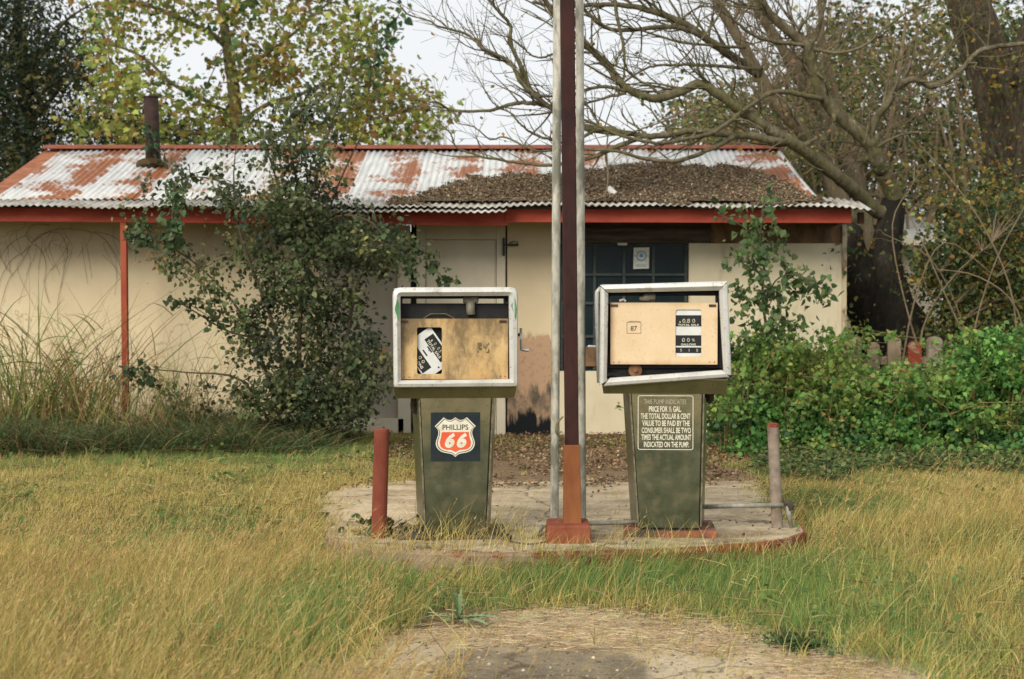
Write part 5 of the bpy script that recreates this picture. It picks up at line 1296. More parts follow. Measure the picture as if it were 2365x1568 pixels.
# ------------------------------------------------------------------ SHRUBS AGAINST THE SHOP
# the big dark shrub and creeper in front of the left wall
o = at(680, 1010, 14.0); sh_ = thing('overgrown_shrub', 'huge dark green shrub hiding part of the shop wall and climbing over its roof', 'shrub', (o.x, 14.0, 0)); OH = (o.x, 14., 0)
mb = MB(OH); nodes = []
def LS(pts, r0, r1): 
    w, r_ = limb(mb, pts, r0, r1, 6); nodes.extend(w)
for q, r0 in (([(700, 1010, 14), (690, 800, 13.9), (700, 600, 13.9), (690, 450, 13.9), (665, 330, 14), (640, 240, 14)], .03),
              ([(690, 1010, 14.1), (740, 800, 14), (700, 560, 13.9), (725, 430, 13.9), (760, 300, 14), (800, 180, 14.1), (830, 80, 14.1)], .03),
              ([(710, 700, 14), (712, 480, 14), (700, 300, 14), (690, 200, 14.1)], .014), ([(700, 600, 14), (640, 420, 14), (600, 290, 14), (590, 220, 14)], .012), ([(720, 600, 14), (780, 430, 14), (840, 300, 14), (880, 200, 14.1)], .012),
              ([(660, 1010, 14), (600, 820, 13.8), (540, 700, 13.7), (440, 600, 13.6), (340, 545, 13.6)], .022),
              ([(670, 1010, 14), (640, 780, 13.9), (560, 560, 13.8), (540, 430, 13.9), (545, 330, 14)], .024),
              ([(720, 1010, 14), (790, 820, 13.8), (830, 640, 13.7), (880, 560, 13.6), (960, 600, 13.5)], .022),
              ([(730, 1010, 14), (800, 900, 13.8), (850, 830, 13.6), (880, 900, 13.5)], .016),
              ([(640, 1010, 14), (560, 880, 13.7), (430, 860, 13.6), (310, 850, 13.6)], .018),
              ([(640, 780, 13.9), (540, 770, 13.6), (450, 720, 13.6), (400, 690, 13.5)], .012),
              ([(700, 560, 13.9), (780, 500, 13.7), (850, 510, 13.5), (900, 560, 13.4)], .012),
              ([(545, 430, 13.9), (470, 410, 13.9), (410, 420, 13.9), (395, 520, 13.6)], .010)): LS(q, r0, .004)
E = [(710, 610, 130, 110, 8.5), (710, 790, 140, 150, 12), (700, 940, 150, 75, 8), (600, 860, 80, 90, 2.6), (570, 590, 90, 50, 1.8), (460, 600, 80, 34, .9), (370, 590, 60, 18, .3), (500, 680, 60, 22, .5), (530, 740, 60, 22, .5), (820, 560, 110, 50, 3.8), (900, 590, 60, 70, 2.0), (830, 780, 60, 100, 2.2), (860, 870, 45, 60, 1), (330, 860, 50, 30, .3), (450, 910, 100, 40, 1.1), (650, 490, 110, 60, 4), (690, 400, 90, 80, 2.6), (600, 440, 90, 50, 1.3), (690, 300, 110, 70, 2.4), (800, 280, 60, 80, .8), (610, 250, 50, 50, .5), (560, 350, 50, 50, .5), (750, 420, 40, 80, .9), (800, 940, 50, 60, .9), (500, 460, 50, 40, .7), (410, 450, 30, 80, .5), (720, 230, 70, 40, .6), (750, 520, 120, 30, 2.4), (360, 480, 60, 60, .4)]
gapS = [(760, 640, 20, 60), (870, 720, 30, 60), (600, 650, 14, 14), (640, 560, 20, 10)]
cen = blobs(560, E, 13.85, .6, gapS)
link(mb, nodes, cen[::2], .005)
mb.build('stems', M['stem'], sh_)
per = 32; P = scatter(cen, per, rng.uniform(.05, .10, len(cen)))
cc = np.repeat(palette(len(cen), [(.08, .105, .05), (.12, .155, .065), (.17, .19, .085), (.055, .075, .045), (.23, .26, .11), (.34, .26, .11)], [5, 5, 3, 4, 1.4, .5], .18), per, 0)
leaves('foliage', P, .043, cc * (1 + rng.normal(0, .22, (len(P), 1))).clip(.4, 1.7), M['leaf'], OVAL * np.array([1.1, 1]), .7, .4, .25, sh_, OH)
# drooping sprays that hang clear of the mass, with larger leaves
cl = []
for q in ([(300, 540, 13.5), (330, 545, 13.5), (360, 555, 13.5), (400, 560, 13.5), (440, 570, 13.6)], [(400, 690, 13.5), (440, 705, 13.5), (490, 735, 13.5), (520, 745, 13.6)], [(430, 470, 13.9), (412, 500, 13.8), (405, 540, 13.7), (402, 560, 13.7)], [(340, 500, 13.9), (315, 520, 13.8), (310, 560, 13.8)], [(950, 560, 13.4), (985, 590, 13.4), (1010, 630, 13.4), (1045, 650, 13.4)], [(880, 540, 13.4), (930, 580, 13.4), (960, 640, 13.4)], [(820, 830, 13.4), (850, 870, 13.4), (880, 910, 13.3)], [(500, 390, 14.0), (450, 400, 14.0), (380, 430, 14.0)], [(290, 850, 13.5), (330, 860, 13.5), (340, 890, 13.5)]):
    P = scatter(np.array([tuple(p) for p in vline(q, 5)]), 5, .04); mb = MB(OH); mb.tube(vline(q, 4), .004, 4, caps=False); sp0 = mb.build('sprig', M['stem'], sh_); leaves('leaf_spray', P, .052, palette(len(P), [(.045, .075, .03), (.075, .11, .045), (.12, .15, .07)], [4, 2, 1]), M['leaf'], HEART, .9, .3, .25, sp0, OH)
# ivy hanging high in the sycamore and at the stove pipe
def ivy(name, label, pts, n, spread, size, cols, w):
    ps = vline(pts, 6); o = ps[-1]; root = thing(name, label, 'vine', o)
    mb = MB(o); mb.tube(ps, .007, 5); mb.build('stem', M['stem'], root)
    P = scatter(np.array([tuple(p) for p in ps]), n, spread); leaves('foliage', P, size, palette(len(P), cols, w), M['leaf'], HEART, .8, .3, .25, root, o)
GR = [(.03, .075, .035), (.05, .11, .05), (.02, .045, .025)]
ivy('hanging_vine', 'dark green vine clump dangling against open sky beside the sycamore crown', [(925, 22, 20.2), (905, 70, 20.2), (880, 110, 20.2), (862, 150, 20.2), (850, 215, 20.2)], 4, .06, .085, [(.05, .11, .05), (.09, .17, .07), (.14, .20, .07)], [3, 2, 1])
ivy('creeper', 'green creeper clinging to the sooty stove pipe', [(340, 300, 16.22), (352, 310, 16.2), (345, 330, 16.2), (368, 350, 16.22), (372, 372, 16.2)], 2, .05, .05, GR, [2, 3, 1])
ivy('hanging_vine', 'leafy vine strand dangling in front of the dark shrub beside the red porch post', [(400, 420, 13.4), (402, 460, 13.4), (398, 500, 13.4), (404, 540, 13.4), (400, 565, 13.4)], 3, .05, .058, [(.12, .18, .08), (.07, .12, .05)], [1, 1])
ivy('hanging_vine', 'dark vine clump hanging in the sycamore above the stove pipe', [(590, 0, 20.5), (560, 30, 20.5), (480, 190, 20.3), (470, 230, 20.3)], 3, .10, .085, [(.06, .12, .05), (.11, .18, .07)], [3, 2])
# sapling at the right wall
o = at(1770, 1000, 13.6); sa = thing('sapling', 'slim green sapling growing in front of the wall panel beside the dark window', 'sapling', (o.x, 13.6, 0)); OA = (o.x, 13.6, 0)
mb = MB(OA); nodes = []
for q, r0 in (([(1770, 1010, 13.6), (1768, 860, 13.6), (1772, 780, 13.6), (1760, 690, 13.6), (1764, 610, 13.5), (1755, 560, 13.5), (1762, 480, 13.5), (1768, 425, 13.5)], .020), ([(1765, 690, 13.6), (1800, 640, 13.5), (1850, 640, 13.4), (1920, 680, 13.4)], .008), ([(1765, 720, 13.6), (1730, 690, 13.5), (1695, 700, 13.5)], .008), ([(1762, 640, 13.5), (1730, 610, 13.5), (1710, 600, 13.4)], .007), ([(1758, 560, 13.5), (1710, 520, 13.4), (1660, 495, 13.4)], .007), ([(1770, 760, 13.6), (1820, 740, 13.5), (1850, 760, 13.5)], .008), ([(1770, 800, 13.6), (1730, 790, 13.5), (1715, 820, 13.4)], .007)): LS(q, r0, .003)
cen = blobs(105, [(1760, 560, 45, 35, 3), (1700, 505, 55, 28, 2), (1768, 460, 16, 50, 1.6), (1715, 600, 40, 25, 1.5), (1720, 690, 45, 35, 2), (1790, 650, 60, 50, 3.4), (1860, 650, 60, 35, 2), (1905, 690, 40, 25, .8), (1730, 780, 50, 40, 1.6), (1820, 760, 60, 40, 1.6), (1780, 720, 60, 50, 2)], 13.5, .22)
link(mb, nodes, cen, .003, n=3)
mb.build('stem', M['stem'], sa)
P = scatter(cen, 8, .055); leaves('foliage', P, .060, palette(len(P), [(.09, .15, .055), (.14, .20, .08), (.20, .25, .10), (.06, .10, .045)], [4, 4, 1.2, 2]), M['leaf'], HEART * np.array([.85, 1]), .9, .2, .25, sa, OA)
# stump-like post in the undergrowth
# vine thicket at the right: arching canes and autumn leaves
o = at(2260, 900, 15.3); vt = thing('bramble', 'tangled bramble of arching canes with yellow, orange and green leaves behind the fence', 'bush', (o.x, 15.3, 0)); OV = (o.x, 15.3, 0)
mb = MB(OV); nodes = []
for q in ([(2070, 930, 15), (2110, 700, 14.9), (2180, 560, 14.8), (2300, 640, 14.7)], [(2230, 930, 14.8), (2250, 760, 14.7), (2300, 600, 14.6), (2364, 480, 14.5), (2400, 400, 14.5)], [(2160, 930, 15), (2090, 700, 15), (2060, 520, 15), (2110, 420, 15)], [(2300, 930, 14.8), (2200, 720, 14.7), (2130, 560, 14.7), (2090, 480, 14.7)], [(2250, 900, 15), (2220, 740, 15), (2150, 600, 15), (2040, 540, 15)], [(2350, 930, 14.6), (2340, 700, 14.6), (2280, 540, 14.6), (2200, 420, 14.7), (2120, 330, 14.8)], [(2120, 930, 15), (2130, 760, 15), (2200, 640, 14.9), (2290, 560, 14.8)], [(2390, 930, 14.6), (2350, 720, 14.5), (2260, 640, 14.5), (2150, 620, 14.6)]): LS(q, .012, .004)
cen = blobs(760, [(2250, 640, 170, 130, 8), (2310, 540, 90, 130, 5), (2200, 590, 90, 70, 2.6), (2240, 760, 190, 80, 7), (2120, 630, 50, 30, .8), (2160, 420, 90, 80, 1), (1968, 640, 20, 120, .9), (1990, 760, 50, 40, 1.6)], 15.6, .7, [(2030, 680, 95, 130), (2110, 530, 66, 44), (2110, 720, 60, 60)])
link(mb, nodes, cen[::5], .003)
mb.build('canes', M['twig'], vt)
per = 15; P = scatter(cen, per, .13)
cc = np.repeat(palette(len(cen), [(.10, .14, .045), (.18, .19, .055), (.05, .085, .04), (.25, .18, .05), (.32, .17, .045), (.42, .34, .10)], [5, 4, 4, 2, .8, .35], .2), per, 0)
leaves('foliage', P, .05, cc * (1 + rng.normal(0, .25, (len(P), 1))).clip(.4, 1.7), M['leaf'], OVAL, .6, .4, .25, vt, OV)
# leafy green undergrowth bank on the right
mbu = MB(); nodes = []
E = [(1760, 900, 110, 90, 4), (1690, 960, 60, 50, 1.2), (1800, 830, 70, 50, 1.6), (1900, 880, 110, 70, 4), (1850, 970, 160, 60, 3.6), (2040, 930, 140, 50, 4.4), (2200, 890, 170, 80, 7), (2330, 850, 90, 80, 4.5), (2150, 960, 200, 50, 6), (2330, 950, 130, 50, 4), (2000, 970, 160, 40, 3.4), (1700, 1000, 60, 28, .8), (2450, 880, 100, 110, 4)]
cen = blobs(1150, E, 14.1, 1.0, [(2065, 790, 130, 66)])
low_ = np.array([tuple(at(a_, 700, b_)) for a_, b_ in zip(rng.uniform(1690, 2450, 330), 12.7 + 1.1 * rng.random(200) ** .6)]); low_[:, 2] = rng.uniform(.02, .22, 200) * np.clip((low_[:, 1] - 12.5) / .7, .2, 1); cen = np.concatenate([cen, low_]); cen[:, 2] = np.maximum(cen[:, 2], .02)
P = scatter(cen, 38, rng.uniform(.045, .10, len(cen))); P[:, 2] = np.maximum(P[:, 2], -.03)
pv = proj(P[:, 0], P[:, 1], P[:, 2])
cc = np.repeat(palette(len(cen), [(.10, .24, .06), (.15, .32, .08), (.22, .38, .10), (.06, .14, .055), (.36, .40, .11), (.34, .27, .09)], [5, 5, 3, 4, 1.6, .5], .16), 38, 0)
yel = np.exp(-((pv[0] - 1860) / 170) ** 2 - ((pv[1] - 850) / 60) ** 2)
cc = cc * (1 - .6 * yel[:, None]) + np.array([.34, .33, .08]) * .6 * yel[:, None]
C = cc * (1 + rng.normal(0, .2, (len(P), 1))).clip(.4, 1.7)
ug = leaves('undergrowth', P, .040, C, M['leaf'], OVAL * np.array([1.25, 1]), .55, .5, .25); tag(ug, 'bank of bright green leafy undergrowth around the fence boards', 'undergrowth', kind='stuff')
SPR = []
for _ in range(330):
    x = R.uniform(1660, 2430); Yd = R.uniform(13.3, 14.8); b_ = at(x, 1000, Yd); b_.z = 0
    h = R.uniform(.3, 1.12) * (.62 if 1930 < x < 2200 else 1); q = Vector((R.gauss(0, .25), R.gauss(-.1, .1), 0))
    SPR += [tuple(b_ + q * (t_ * t_ * 2.1) + Vector((0, 0, h * (1.9 * t_ - .9 * t_ * t_) ** .9))) for t_ in (.5, .6, .68, .76, .84, .92, 1.0)]
    mbu.tube([b_, b_ + q * .4 + Vector((0, 0, h * .6)), b_ + q * 1.2 + Vector((0, 0, h * .95)), b_ + q * 2.2 + Vector((0, 0, h))], [.006, .005, .004, .002], 4, caps=False)
P = scatter(np.array(SPR), 4, .028); ob = leaves('undergrowth_sprigs', P, .05, palette(len(P), [(.13, .26, .065), (.20, .33, .08), (.35, .38, .10)], [4, 3, 1.5]), M['leaf'], HEART, .6, .5, .25); tag(ob, 'loose leafy sprigs standing up out of the green undergrowth', 'undergrowth', kind='stuff')
tag(mbu.build('undergrowth_stalks', M['reddish_stem']), 'thin reddish stalks threading through the green undergrowth', 'undergrowth', kind='stuff')
# dead vine on the left wall
o = Vector((Xw(70), WY - .02, 0)); dv = MB(o)
def wallvine(pts, r_): dv.tube([Vector((Xw(a), WY - .008 - R.uniform(0, .012), Zw(b))) for a, b in smooth_line(pts, 5)], r_, 4, caps=False)
for q in ([(75, 560), (60, 545), (20, 570), (-10, 620)], [(75, 562), (100, 540), (140, 540), (158, 580), (150, 620), (135, 700), (135, 760)], [(75, 562), (95, 575), (108, 610), (105, 660), (115, 700)], [(76, 560), (130, 530), (210, 535), (250, 560), (280, 620), (285, 720)], [(75, 565), (50, 610), (20, 650), (0, 720)], [(73, 566), (60, 580), (30, 600), (5, 640), (-10, 700)], [(60, 545), (80, 520), (120, 520)], [(220, 535), (260, 545), (310, 580)]): wallvine(q, .0018)
for _ in range(26): 
    a, b = R.uniform(0, 270), R.uniform(520, 600); wallvine([(a, b), (a + R.gauss(0, 15), b + R.uniform(10, 40)), (a + R.gauss(0, 20), b + R.uniform(40, 120))], .0011)
do = dv.build('dead_vine', M['stem']); do.location = o; tag(do, 'wiry dead vine spread over the cream wall under the eave', 'vine')
# tall arching weeds against the left wall
def weed(name, label, cx, cxr, Y, n, hmin, hmax, seed, cols, w, width=.012):
    g = np.random.default_rng(seed)
    o = at(cx, 1050, Y); 
    x = at(cx, 900, Y)[0] + g.normal(0, 1, n) * (cxr / F * Y); y = Y + g.uniform(-.3, .3, n)
    P0 = np.stack([x, y, np.full(n, -.02)], 1); L = g.uniform(hmin, hmax, n)
    T = unit(np.stack([g.normal(0, .22, n), g.normal(0, .15, n), np.ones(n)], 1))
    dirn = unit(np.stack([g.normal(0, 1, n), g.normal(-.1, .6, n), np.zeros(n)], 1))
    bend = dirn * (L * g.uniform(.05, .75, n))[:, None]; bend[:, 2] = -L * g.uniform(.02, .62, n)
    V, F_, C = ribbons(P0, T, L, np.full(n, width) * g.uniform(.6, 1.2, n), bend, 8, palette(n, cols, w, .2, g), g)
    a = Acc(); a.add(V, F_, C)
    m = n // 2   # blades springing from part way up the stalks
    i = g.choice(n, m); f = g.uniform(.3, .8, m); q = P0[i] + T[i] * (L[i] * f)[:, None] + bend[i] * (f * f)[:, None]
    T2 = unit(np.stack([g.normal(0, 1, m), g.normal(0, .4, m), g.uniform(.4, 1.6, m)], 1)); L2 = L[i] * g.uniform(.25, .5, m)
    b2 = T2 * 0; b2[:, 2] = -L2 * g.uniform(.2, .9, m)
    V, F_, C = ribbons(q, T2, L2, np.full(m, width) * .8, b2, 5, palette(m, cols, w, .2, g), g); a.add(V, F_, C)
    ob = a.build(name, M['grass'], None, (o.x, Y, 0)); ob.location = (o.x, Y, 0); tag(ob, label, 'weed', 'tall weeds against the cream wall')
DRY = [(.30, .25, .09), (.22, .25, .075), (.30, .17, .08), (.12, .18, .05), (.42, .34, .16)]
weed('tall_weed', 'tall arching tan and green weed clump farthest from the red porch post', 60, 45, 14.2, 220, .7, 1.9, 1, DRY, [3, 3, 2, 3, 1], .015)
weed('tall_weed', 'tall arching reddish weed clump next to the red porch post', 190, 42, 14.2, 240, .6, 1.75, 2, DRY, [3, 2, 4, 2, 1], .014)
weed('tall_weed', 'sparse tall weed stalks between the red porch post and the dark shrub', 410, 45, 14.1, 110, .8, 1.7, 3, DRY, [3, 3, 2, 1, 2], .008)
weed('tall_weed', 'low bowed weed stalks rooted at the foot of the red porch post', 330, 60, 13.9, 190, .45, 1.1, 4, DRY, [3, 2, 3, 2, 1], .009)
# ------------------------------------------------------------------ GRASS, LITTER, SMALL PLANTS
def blob(vx, vy, cx, cy, rx, ry): return np.exp(-((vx - cx) / rx) ** 2 - ((vy - cy) / ry) ** 2)
def field(n, ymin, ymax, g):
    Y = np.sqrt(g.uniform(ymin ** 2, ymax ** 2, n)); X_ = g.uniform(-.46, .46, n) * Y
    return X_, Y
def zones(X_, Y):
    vx, vy = proj(X_, Y, terrain(X_, Y))
    n1 = vnoise(X_, Y, 41, 1.3); n2 = vnoise(X_, Y, 42, 4.0); n3 = vnoise(X_, Y, 43, 11.0)
    green = (1.0 * blob(vx, vy, 1450, 1355, 560, 62) + 1.7 * blob(vx, vy, 450, 1225, 160, 50) + 1.1 * blob(vx, vy, 230, 1300, 150, 40) + .9 * blob(vx, vy, 700, 1480, 90, 60) + .7 * blob(vx, vy, 2000, 1190, 140, 30) + .5 * blob(vx, vy, 880, 1340, 130, 50) + .85 * blob(vx, vy, 2150, 1500, 330, 110) + 1.2 * blob(vx, vy, 480, 1050, 480, 46)
             + .75 * blob(vx, vy, 2000, 1075, 420, 45) + .5 * blob(vx, vy, 2010, 1180, 150, 40) + .35 * blob(vx, vy, 700, 1480, 150, 70) + .5 * blob(vx, vy, 560, 1130, 60, 25) + .35 * blob(vx, vy, 930, 1380, 90, 60) + .4 * blob(vx, vy, 200, 1500, 120, 90)
             + .3 * blob(vx, vy, 1900, 1130, 130, 22) + .17)
    green = np.clip(green + (n2 - .5) * .7 + (n1 - .5) * .9, 0, 1)
    h = .06 + .22 * sstep(1230, 1450, vy) * sstep(1060, 840, vx + 1.2 * np.clip(vy - 1420, 0, 150)) * (1 - .75 * blob(vx, vy, 850, 1280, 190, 60)) + .15 * blob(vx, vy, 1450, 1350, 480, 70) + .15 * blob(vx, vy, 2180, 1270, 280, 70) + .13 * blob(vx, vy, 2100, 1480, 350, 120) + .10 * blob(vx, vy, 350, 1030, 480, 34)
    h = h * (.45 + .6 * n2 + .5 * n3) * (1 - .55 * np.clip(blob(vx, vy, 1400, 1425, 620, 34) + blob(vx, vy, 2130, 1530, 130, 60), 0, 1))
    d = np.ones_like(vx)
    return vx, vy, green, h, d, n1, n2, n3
PAV_X = [(p[0], p[1]) for p in PAVE]
def keep_mask(X_, Y, g, vx, vy, n3):
    jx, jy = X_ + g.normal(0, .07, len(X_)) + (vnoise(X_, Y, 15, 5) - .5) * .25, Y + g.normal(0, .13, len(X_)) + (vnoise(X_, Y, 16, 4) - .5) * .45
    inp = inpoly(jx, jy, PAVE); inf = inpoly(jx, jy, FORE) | inpoly(X_, Y, ISL)
    k = ~inp & ~inf & (Y < 14.9)
    litter = (blob(vx, vy, 1300, 1050, 480, 55) > .45)
    k &= ~(litter & (g.random(len(X_)) > .05))
    k |= inp & (g.random(len(X_)) < .03 * (n3 > .6))
    k &= ~(blob(vx, vy, 1055, 1440, 85, 36) > .4)
    return k
STRAW = [(.50, .41, .13), (.38, .30, .085), (.62, .53, .21), (.20, .155, .06)]
GREEN = [(.15, .24, .06), (.22, .32, .08), (.11, .19, .06), (.28, .33, .10)]
def grass(name, label, n, ymin, ymax, hm, wd, seed, straw_bias=0., segs=3, dens=None, lean=.13):
    g = np.random.default_rng(seed)
    X_, Y = field(n, ymin, ymax, g)
    vx, vy, green, h, d, n1, n2, n3 = zones(X_, Y)
    k = keep_mask(X_, Y, g, vx, vy, n3)
    if dens is not None: k &= g.random(n) < dens(vx, vy, green, n1, n2)
    X_, Y, vx, vy, green, h, n2 = X_[k], Y[k], vx[k], vy[k], green[k], h[k], n2[k]
    n = len(X_)
    Z = terrain(X_, Y) - .005
    isg = g.random(n) < np.clip(green - straw_bias, 0, .95)
    L = h * hm * g.uniform(.35, 1.3, n) * np.where(isg, .8, 1.05)
    C = np.where(isg[:, None], palette(n, GREEN, [3, 3, 2, 1], .18, g), palette(n, STRAW, [4, 3, 2, 2], .18, g))
    ln = lean * (.2 + 1.5 * vnoise(X_, Y, 66, .9)); T = unit(np.stack([g.normal(0, .27, n) + ln, g.normal(0, .22, n), np.ones(n)], 1))
    a = g.uniform(0, 2 * np.pi, n); bl = L * g.uniform(.0, .38, n)
    bend = np.stack([np.cos(a) * bl + ln * L * .7, np.sin(a) * bl, -L * g.uniform(0, .28, n)], 1)
    V, F_, Cc = ribbons(np.stack([X_, Y, Z], 1), T, L, wd * g.uniform(.6, 1.3, n) * (.7 + Y / 14), bend, segs, C, g)
    ob = npmesh(name, V, F_, Cc, M['grass']); tag(ob, label, 'grass', kind='stuff'); return ob
grass('meadow_grass', 'overgrown golden and green grass covering the ground around the island', 480000, 4.9, 14.9, 1.2, .0021, 51)
grass('short_turf', 'short dense turf between the taller blades', 235000, 4.9, 14.9, .5, .0032, 52, straw_bias=-.25, segs=2, lean=.05)
# long golden stalks with seed heads, leaning in the wind
def stalks(name, label, n, seed, hmin, hmax, dens):
    g = np.random.default_rng(seed); X_, Y = field(n, 4.7, 11.5, g)
    vx, vy, green, h, d, n1, n2, n3 = zones(X_, Y); k = keep_mask(X_, Y, g, vx, vy, n3) & (g.random(n) < dens(vx, vy) * (1 - .75 * green) * (1 - .85 * blob(vx, vy, 860, 1260, 150, 50)))
    X_, Y, h = X_[k], Y[k], h[k]; n = len(X_)
    P0 = np.stack([X_, Y, terrain(X_, Y)], 1); L = g.uniform(hmin, hmax, n)
    T = unit(np.stack([g.normal(.30, .24, n), g.normal(0, .2, n), np.ones(n)], 1))
    bend = np.stack([L * g.uniform(-.05, .4, n), L * g.normal(0, .12, n), -L * g.uniform(0, .2, n)], 1)
    A_ = Acc(); C = palette(n, [(.46, .34, .12), (.40, .27, .09), (.52, .42, .18), (.30, .30, .09)], [4, 3, 2, 1], .12, g)
    V, F_, Cc = ribbons(P0, T, L, np.full(n, .0026), bend, 5, C, g); A_.add(V, F_, Cc)
    m = n * 7; i = np.repeat(np.arange(n), 7); f = g.uniform(.72, 1.0, m)
    q = P0[i] + T[i] * (L[i] * f)[:, None] + bend[i] * (f * f)[:, None]
    T2 = unit(T[i] + bend[i] / L[i][:, None] * 1.5 + g.normal(0, .35, (m, 3)))
    V, F_, Cc = ribbons(q, T2, g.uniform(.012, .035, m), np.full(m, .0035), T2 * 0, 1, palette(m, [(.42, .27, .10), (.52, .38, .17)], [1, 1], .15, g), g); A_.add(V, F_, Cc)
    ob = A_.build(name, M['grass']); tag(ob, label, 'grass', kind='stuff')
stalks('seeding_grass', 'long golden seed stalks leaning over the meadow', 24000, 61, .20, .46,
       lambda vx, vy: np.clip(.9 * sstep(1180, 1400, vy) * sstep(1080, 820, vx) + .5 * blob(vx, vy, 2180, 1230, 230, 80) + .22 * blob(vx, vy, 1300, 1310, 300, 30) + .3 * blob(vx, vy, 1900, 1300, 300, 60) + .05, 0, 1) * sstep(1110, 1190, vy))
# tufts on the island edge and at the pump feet
g = np.random.default_rng(71); A_ = Acc()
def tuft(vx, vy, n, hmin, hmax, rx, z=0., cols=STRAW, w=(4, 3, 2, 2), wd=.003, out=.35):
    p = gp(vx, vy, z); P0 = np.stack([p.x + g.normal(0, rx, n), p.y + g.normal(0, rx * .5, n), np.full(n, p.z)], 1)
    L = g.uniform(hmin, hmax, n); T = unit(np.stack([g.normal(.1, out, n), g.normal(0, .25, n), np.ones(n)], 1))
    bend = np.stack([L * g.normal(.1, .25, n), L * g.normal(0, .15, n), -L * g.uniform(0, .3, n)], 1)
    V, F_, C = ribbons(P0, T, L, np.full(n, wd), bend, 4, palette(n, cols, w, .18, g), g); A_.add(V, F_, C)
for vx in np.linspace(800, 1260, 22): tuft(vx + g.normal(0, 10), 1268 + g.normal(0, 6), 16, .04, .20, .06)
for vx in np.linspace(1000, 1860, 60): tuft(vx, 1300 + g.normal(0, 5), 16, .05, .15, .06, -.11, GREEN, (3, 3, 2, 1))
for vx in np.linspace(960, 1180, 14): tuft(vx, 1240 + g.normal(0, 5), 14, .08, .30, .05)
for vx in np.linspace(1280, 1850, 26): tuft(vx + g.normal(0, 14), 1272 + g.normal(0, 5), 9, .04, .16, .07)
for vx in np.linspace(740, 900, 10): tuft(vx, 1235 + g.normal(0, 8), 9, .06, .18, .05)
for vx in (1180, 1210, 1240, 1400, 1440, 1500, 1590): tuft(vx, 1246, 12, .06, .2, .05)
for _ in range(40): tuft(g.uniform(760, 1840), g.uniform(1085, 1235), 5, .02, .07, .03)
for _ in range(26): tuft(g.uniform(700, 2150), g.uniform(1440, 1570), 10, .03, .16, .03, -.11)
for _ in range(30): tuft(g.uniform(600, 1100), g.uniform(1500, 1580), 3, .12, .36, .04, -.11, STRAW, (3, 2, 4, 1), .0032, .6)
ob = A_.build('grass_tufts', M['grass']); tag(ob, 'wispy dry tufts growing through the island and pavement cracks', 'grass', kind='stuff')
A_ = Acc()
for _ in range(70):
    f_ = g.uniform(0, 1); a_ = (np.interp(f_, [0, .5, 1], [1950, 2090, 2260]), np.interp(f_, [0, .5, 1], [1478, 1512, 1590])); tuft(a_[0] + g.normal(-20, 28), a_[1] + g.normal(0, 10), 14, .04, .17, .04, -.11, GREEN if g.random() < .6 else STRAW, (3, 3, 2, 1), .0028, .5)
ob_ = A_.build('edge_tufts', M['grass']); tag(ob_, 'short grass tufts creeping over the ragged pavement edge', 'grass', kind='stuff')
# broad leaved weeds scattered through the lawn
n = 260; X_, Y = field(n, 5.2, 13.5, g); vx, vy, green, h, d, n1, n2, n3 = zones(X_, Y); k = keep_mask(X_, Y, g, vx, vy, n3) & (green > .35); cw = np.stack([X_[k], Y[k], terrain(X_[k], Y[k]) + .03 + h[k] * .5], 1)
P = scatter(cw, 12, .05); ob_ = leaves('lawn_weeds', P, .035, palette(len(P), [(.10, .19, .05), (.16, .24, .07), (.24, .24, .08)], [3, 3, 1], .2, g), M['leaf'], OVAL, .1, .8, .2, g=g); tag(ob_, 'small broad leaved weeds scattered through the lawn', 'weeds', kind='stuff')
# pebbles and clods on the worn pavement
n = 2600; p = np.array([tuple(gp(a, b, -.115)) for a, b in zip(g.uniform(560, 2250, n), g.uniform(1392, 1600, n))]); p = p[inpoly(p[:, 0], p[:, 1], PAVE)]; n = len(p); p[:, 2] = terrain(p[:, 0], p[:, 1]) + .009
sz = (.003 + .010 * g.random(n) ** 3)[:, None, None]; oc = np.array([(1, 0, 0), (0, 1, 0), (-1, 0, 0), (0, -1, 0), (0, 0, .7), (0, 0, -.5)])[None] * g.uniform(.6, 1.3, (n, 6, 1))
V = (p[:, None, :] + oc * sz).reshape(-1, 3); F_ = (np.arange(n)[:, None, None] * 6 + np.array([(0, 1, 4), (1, 2, 4), (2, 3, 4), (3, 0, 4), (1, 0, 5), (2, 1, 5), (3, 2, 5), (0, 3, 5)])[None]).reshape(-1, 3)
ob_ = npmesh('pebbles', V, F_, np.repeat(palette(n, [(.30, .24, .17), (.16, .11, .07), (.45, .38, .28)], [3, 3, 1], .2, g), 6, 0), M['litter']); tag(ob_, 'small pebbles and clods scattered over the pale pavement', 'pebbles', kind='stuff')
A_ = Acc()
# matted thatch and broken stems lying in the lawn
n = 60000; X_, Y = field(n, 4.9, 14.6, g); vx, vy, green, h, d, n1, n2, n3 = zones(X_, Y); k = keep_mask(X_, Y, g, vx, vy, n3) & (g.random(n) < .25 + .9 * (n2 > .5)); X_, Y, h = X_[k], Y[k], h[k]; n = len(X_)
T = unit(np.stack([g.normal(0, 1, n), g.normal(0, .6, n), g.uniform(-.05, .45, n)], 1)); L = g.uniform(.04, .20, n)
bnd = np.stack([g.normal(0, .03, n), g.normal(0, .03, n), -L * g.uniform(0, .4, n)], 1)
V, F_, C = ribbons(np.stack([X_, Y, terrain(X_, Y) + g.uniform(0, 1, n) * h * .55], 1), T, L, np.full(n, .0038) * g.uniform(.5, 1.6, n), bnd, 3, palette(n, [(.34, .27, .12), (.22, .15, .07), (.46, .38, .19), (.10, .07, .035), (.17, .24, .065)], [3, 4, 1, 5, 3], .2, g), g)
ob = npmesh('thatch', V, F_, C, M['litter']); tag(ob, 'matted dead thatch and broken stems lying through the lawn', 'thatch', kind='stuff')
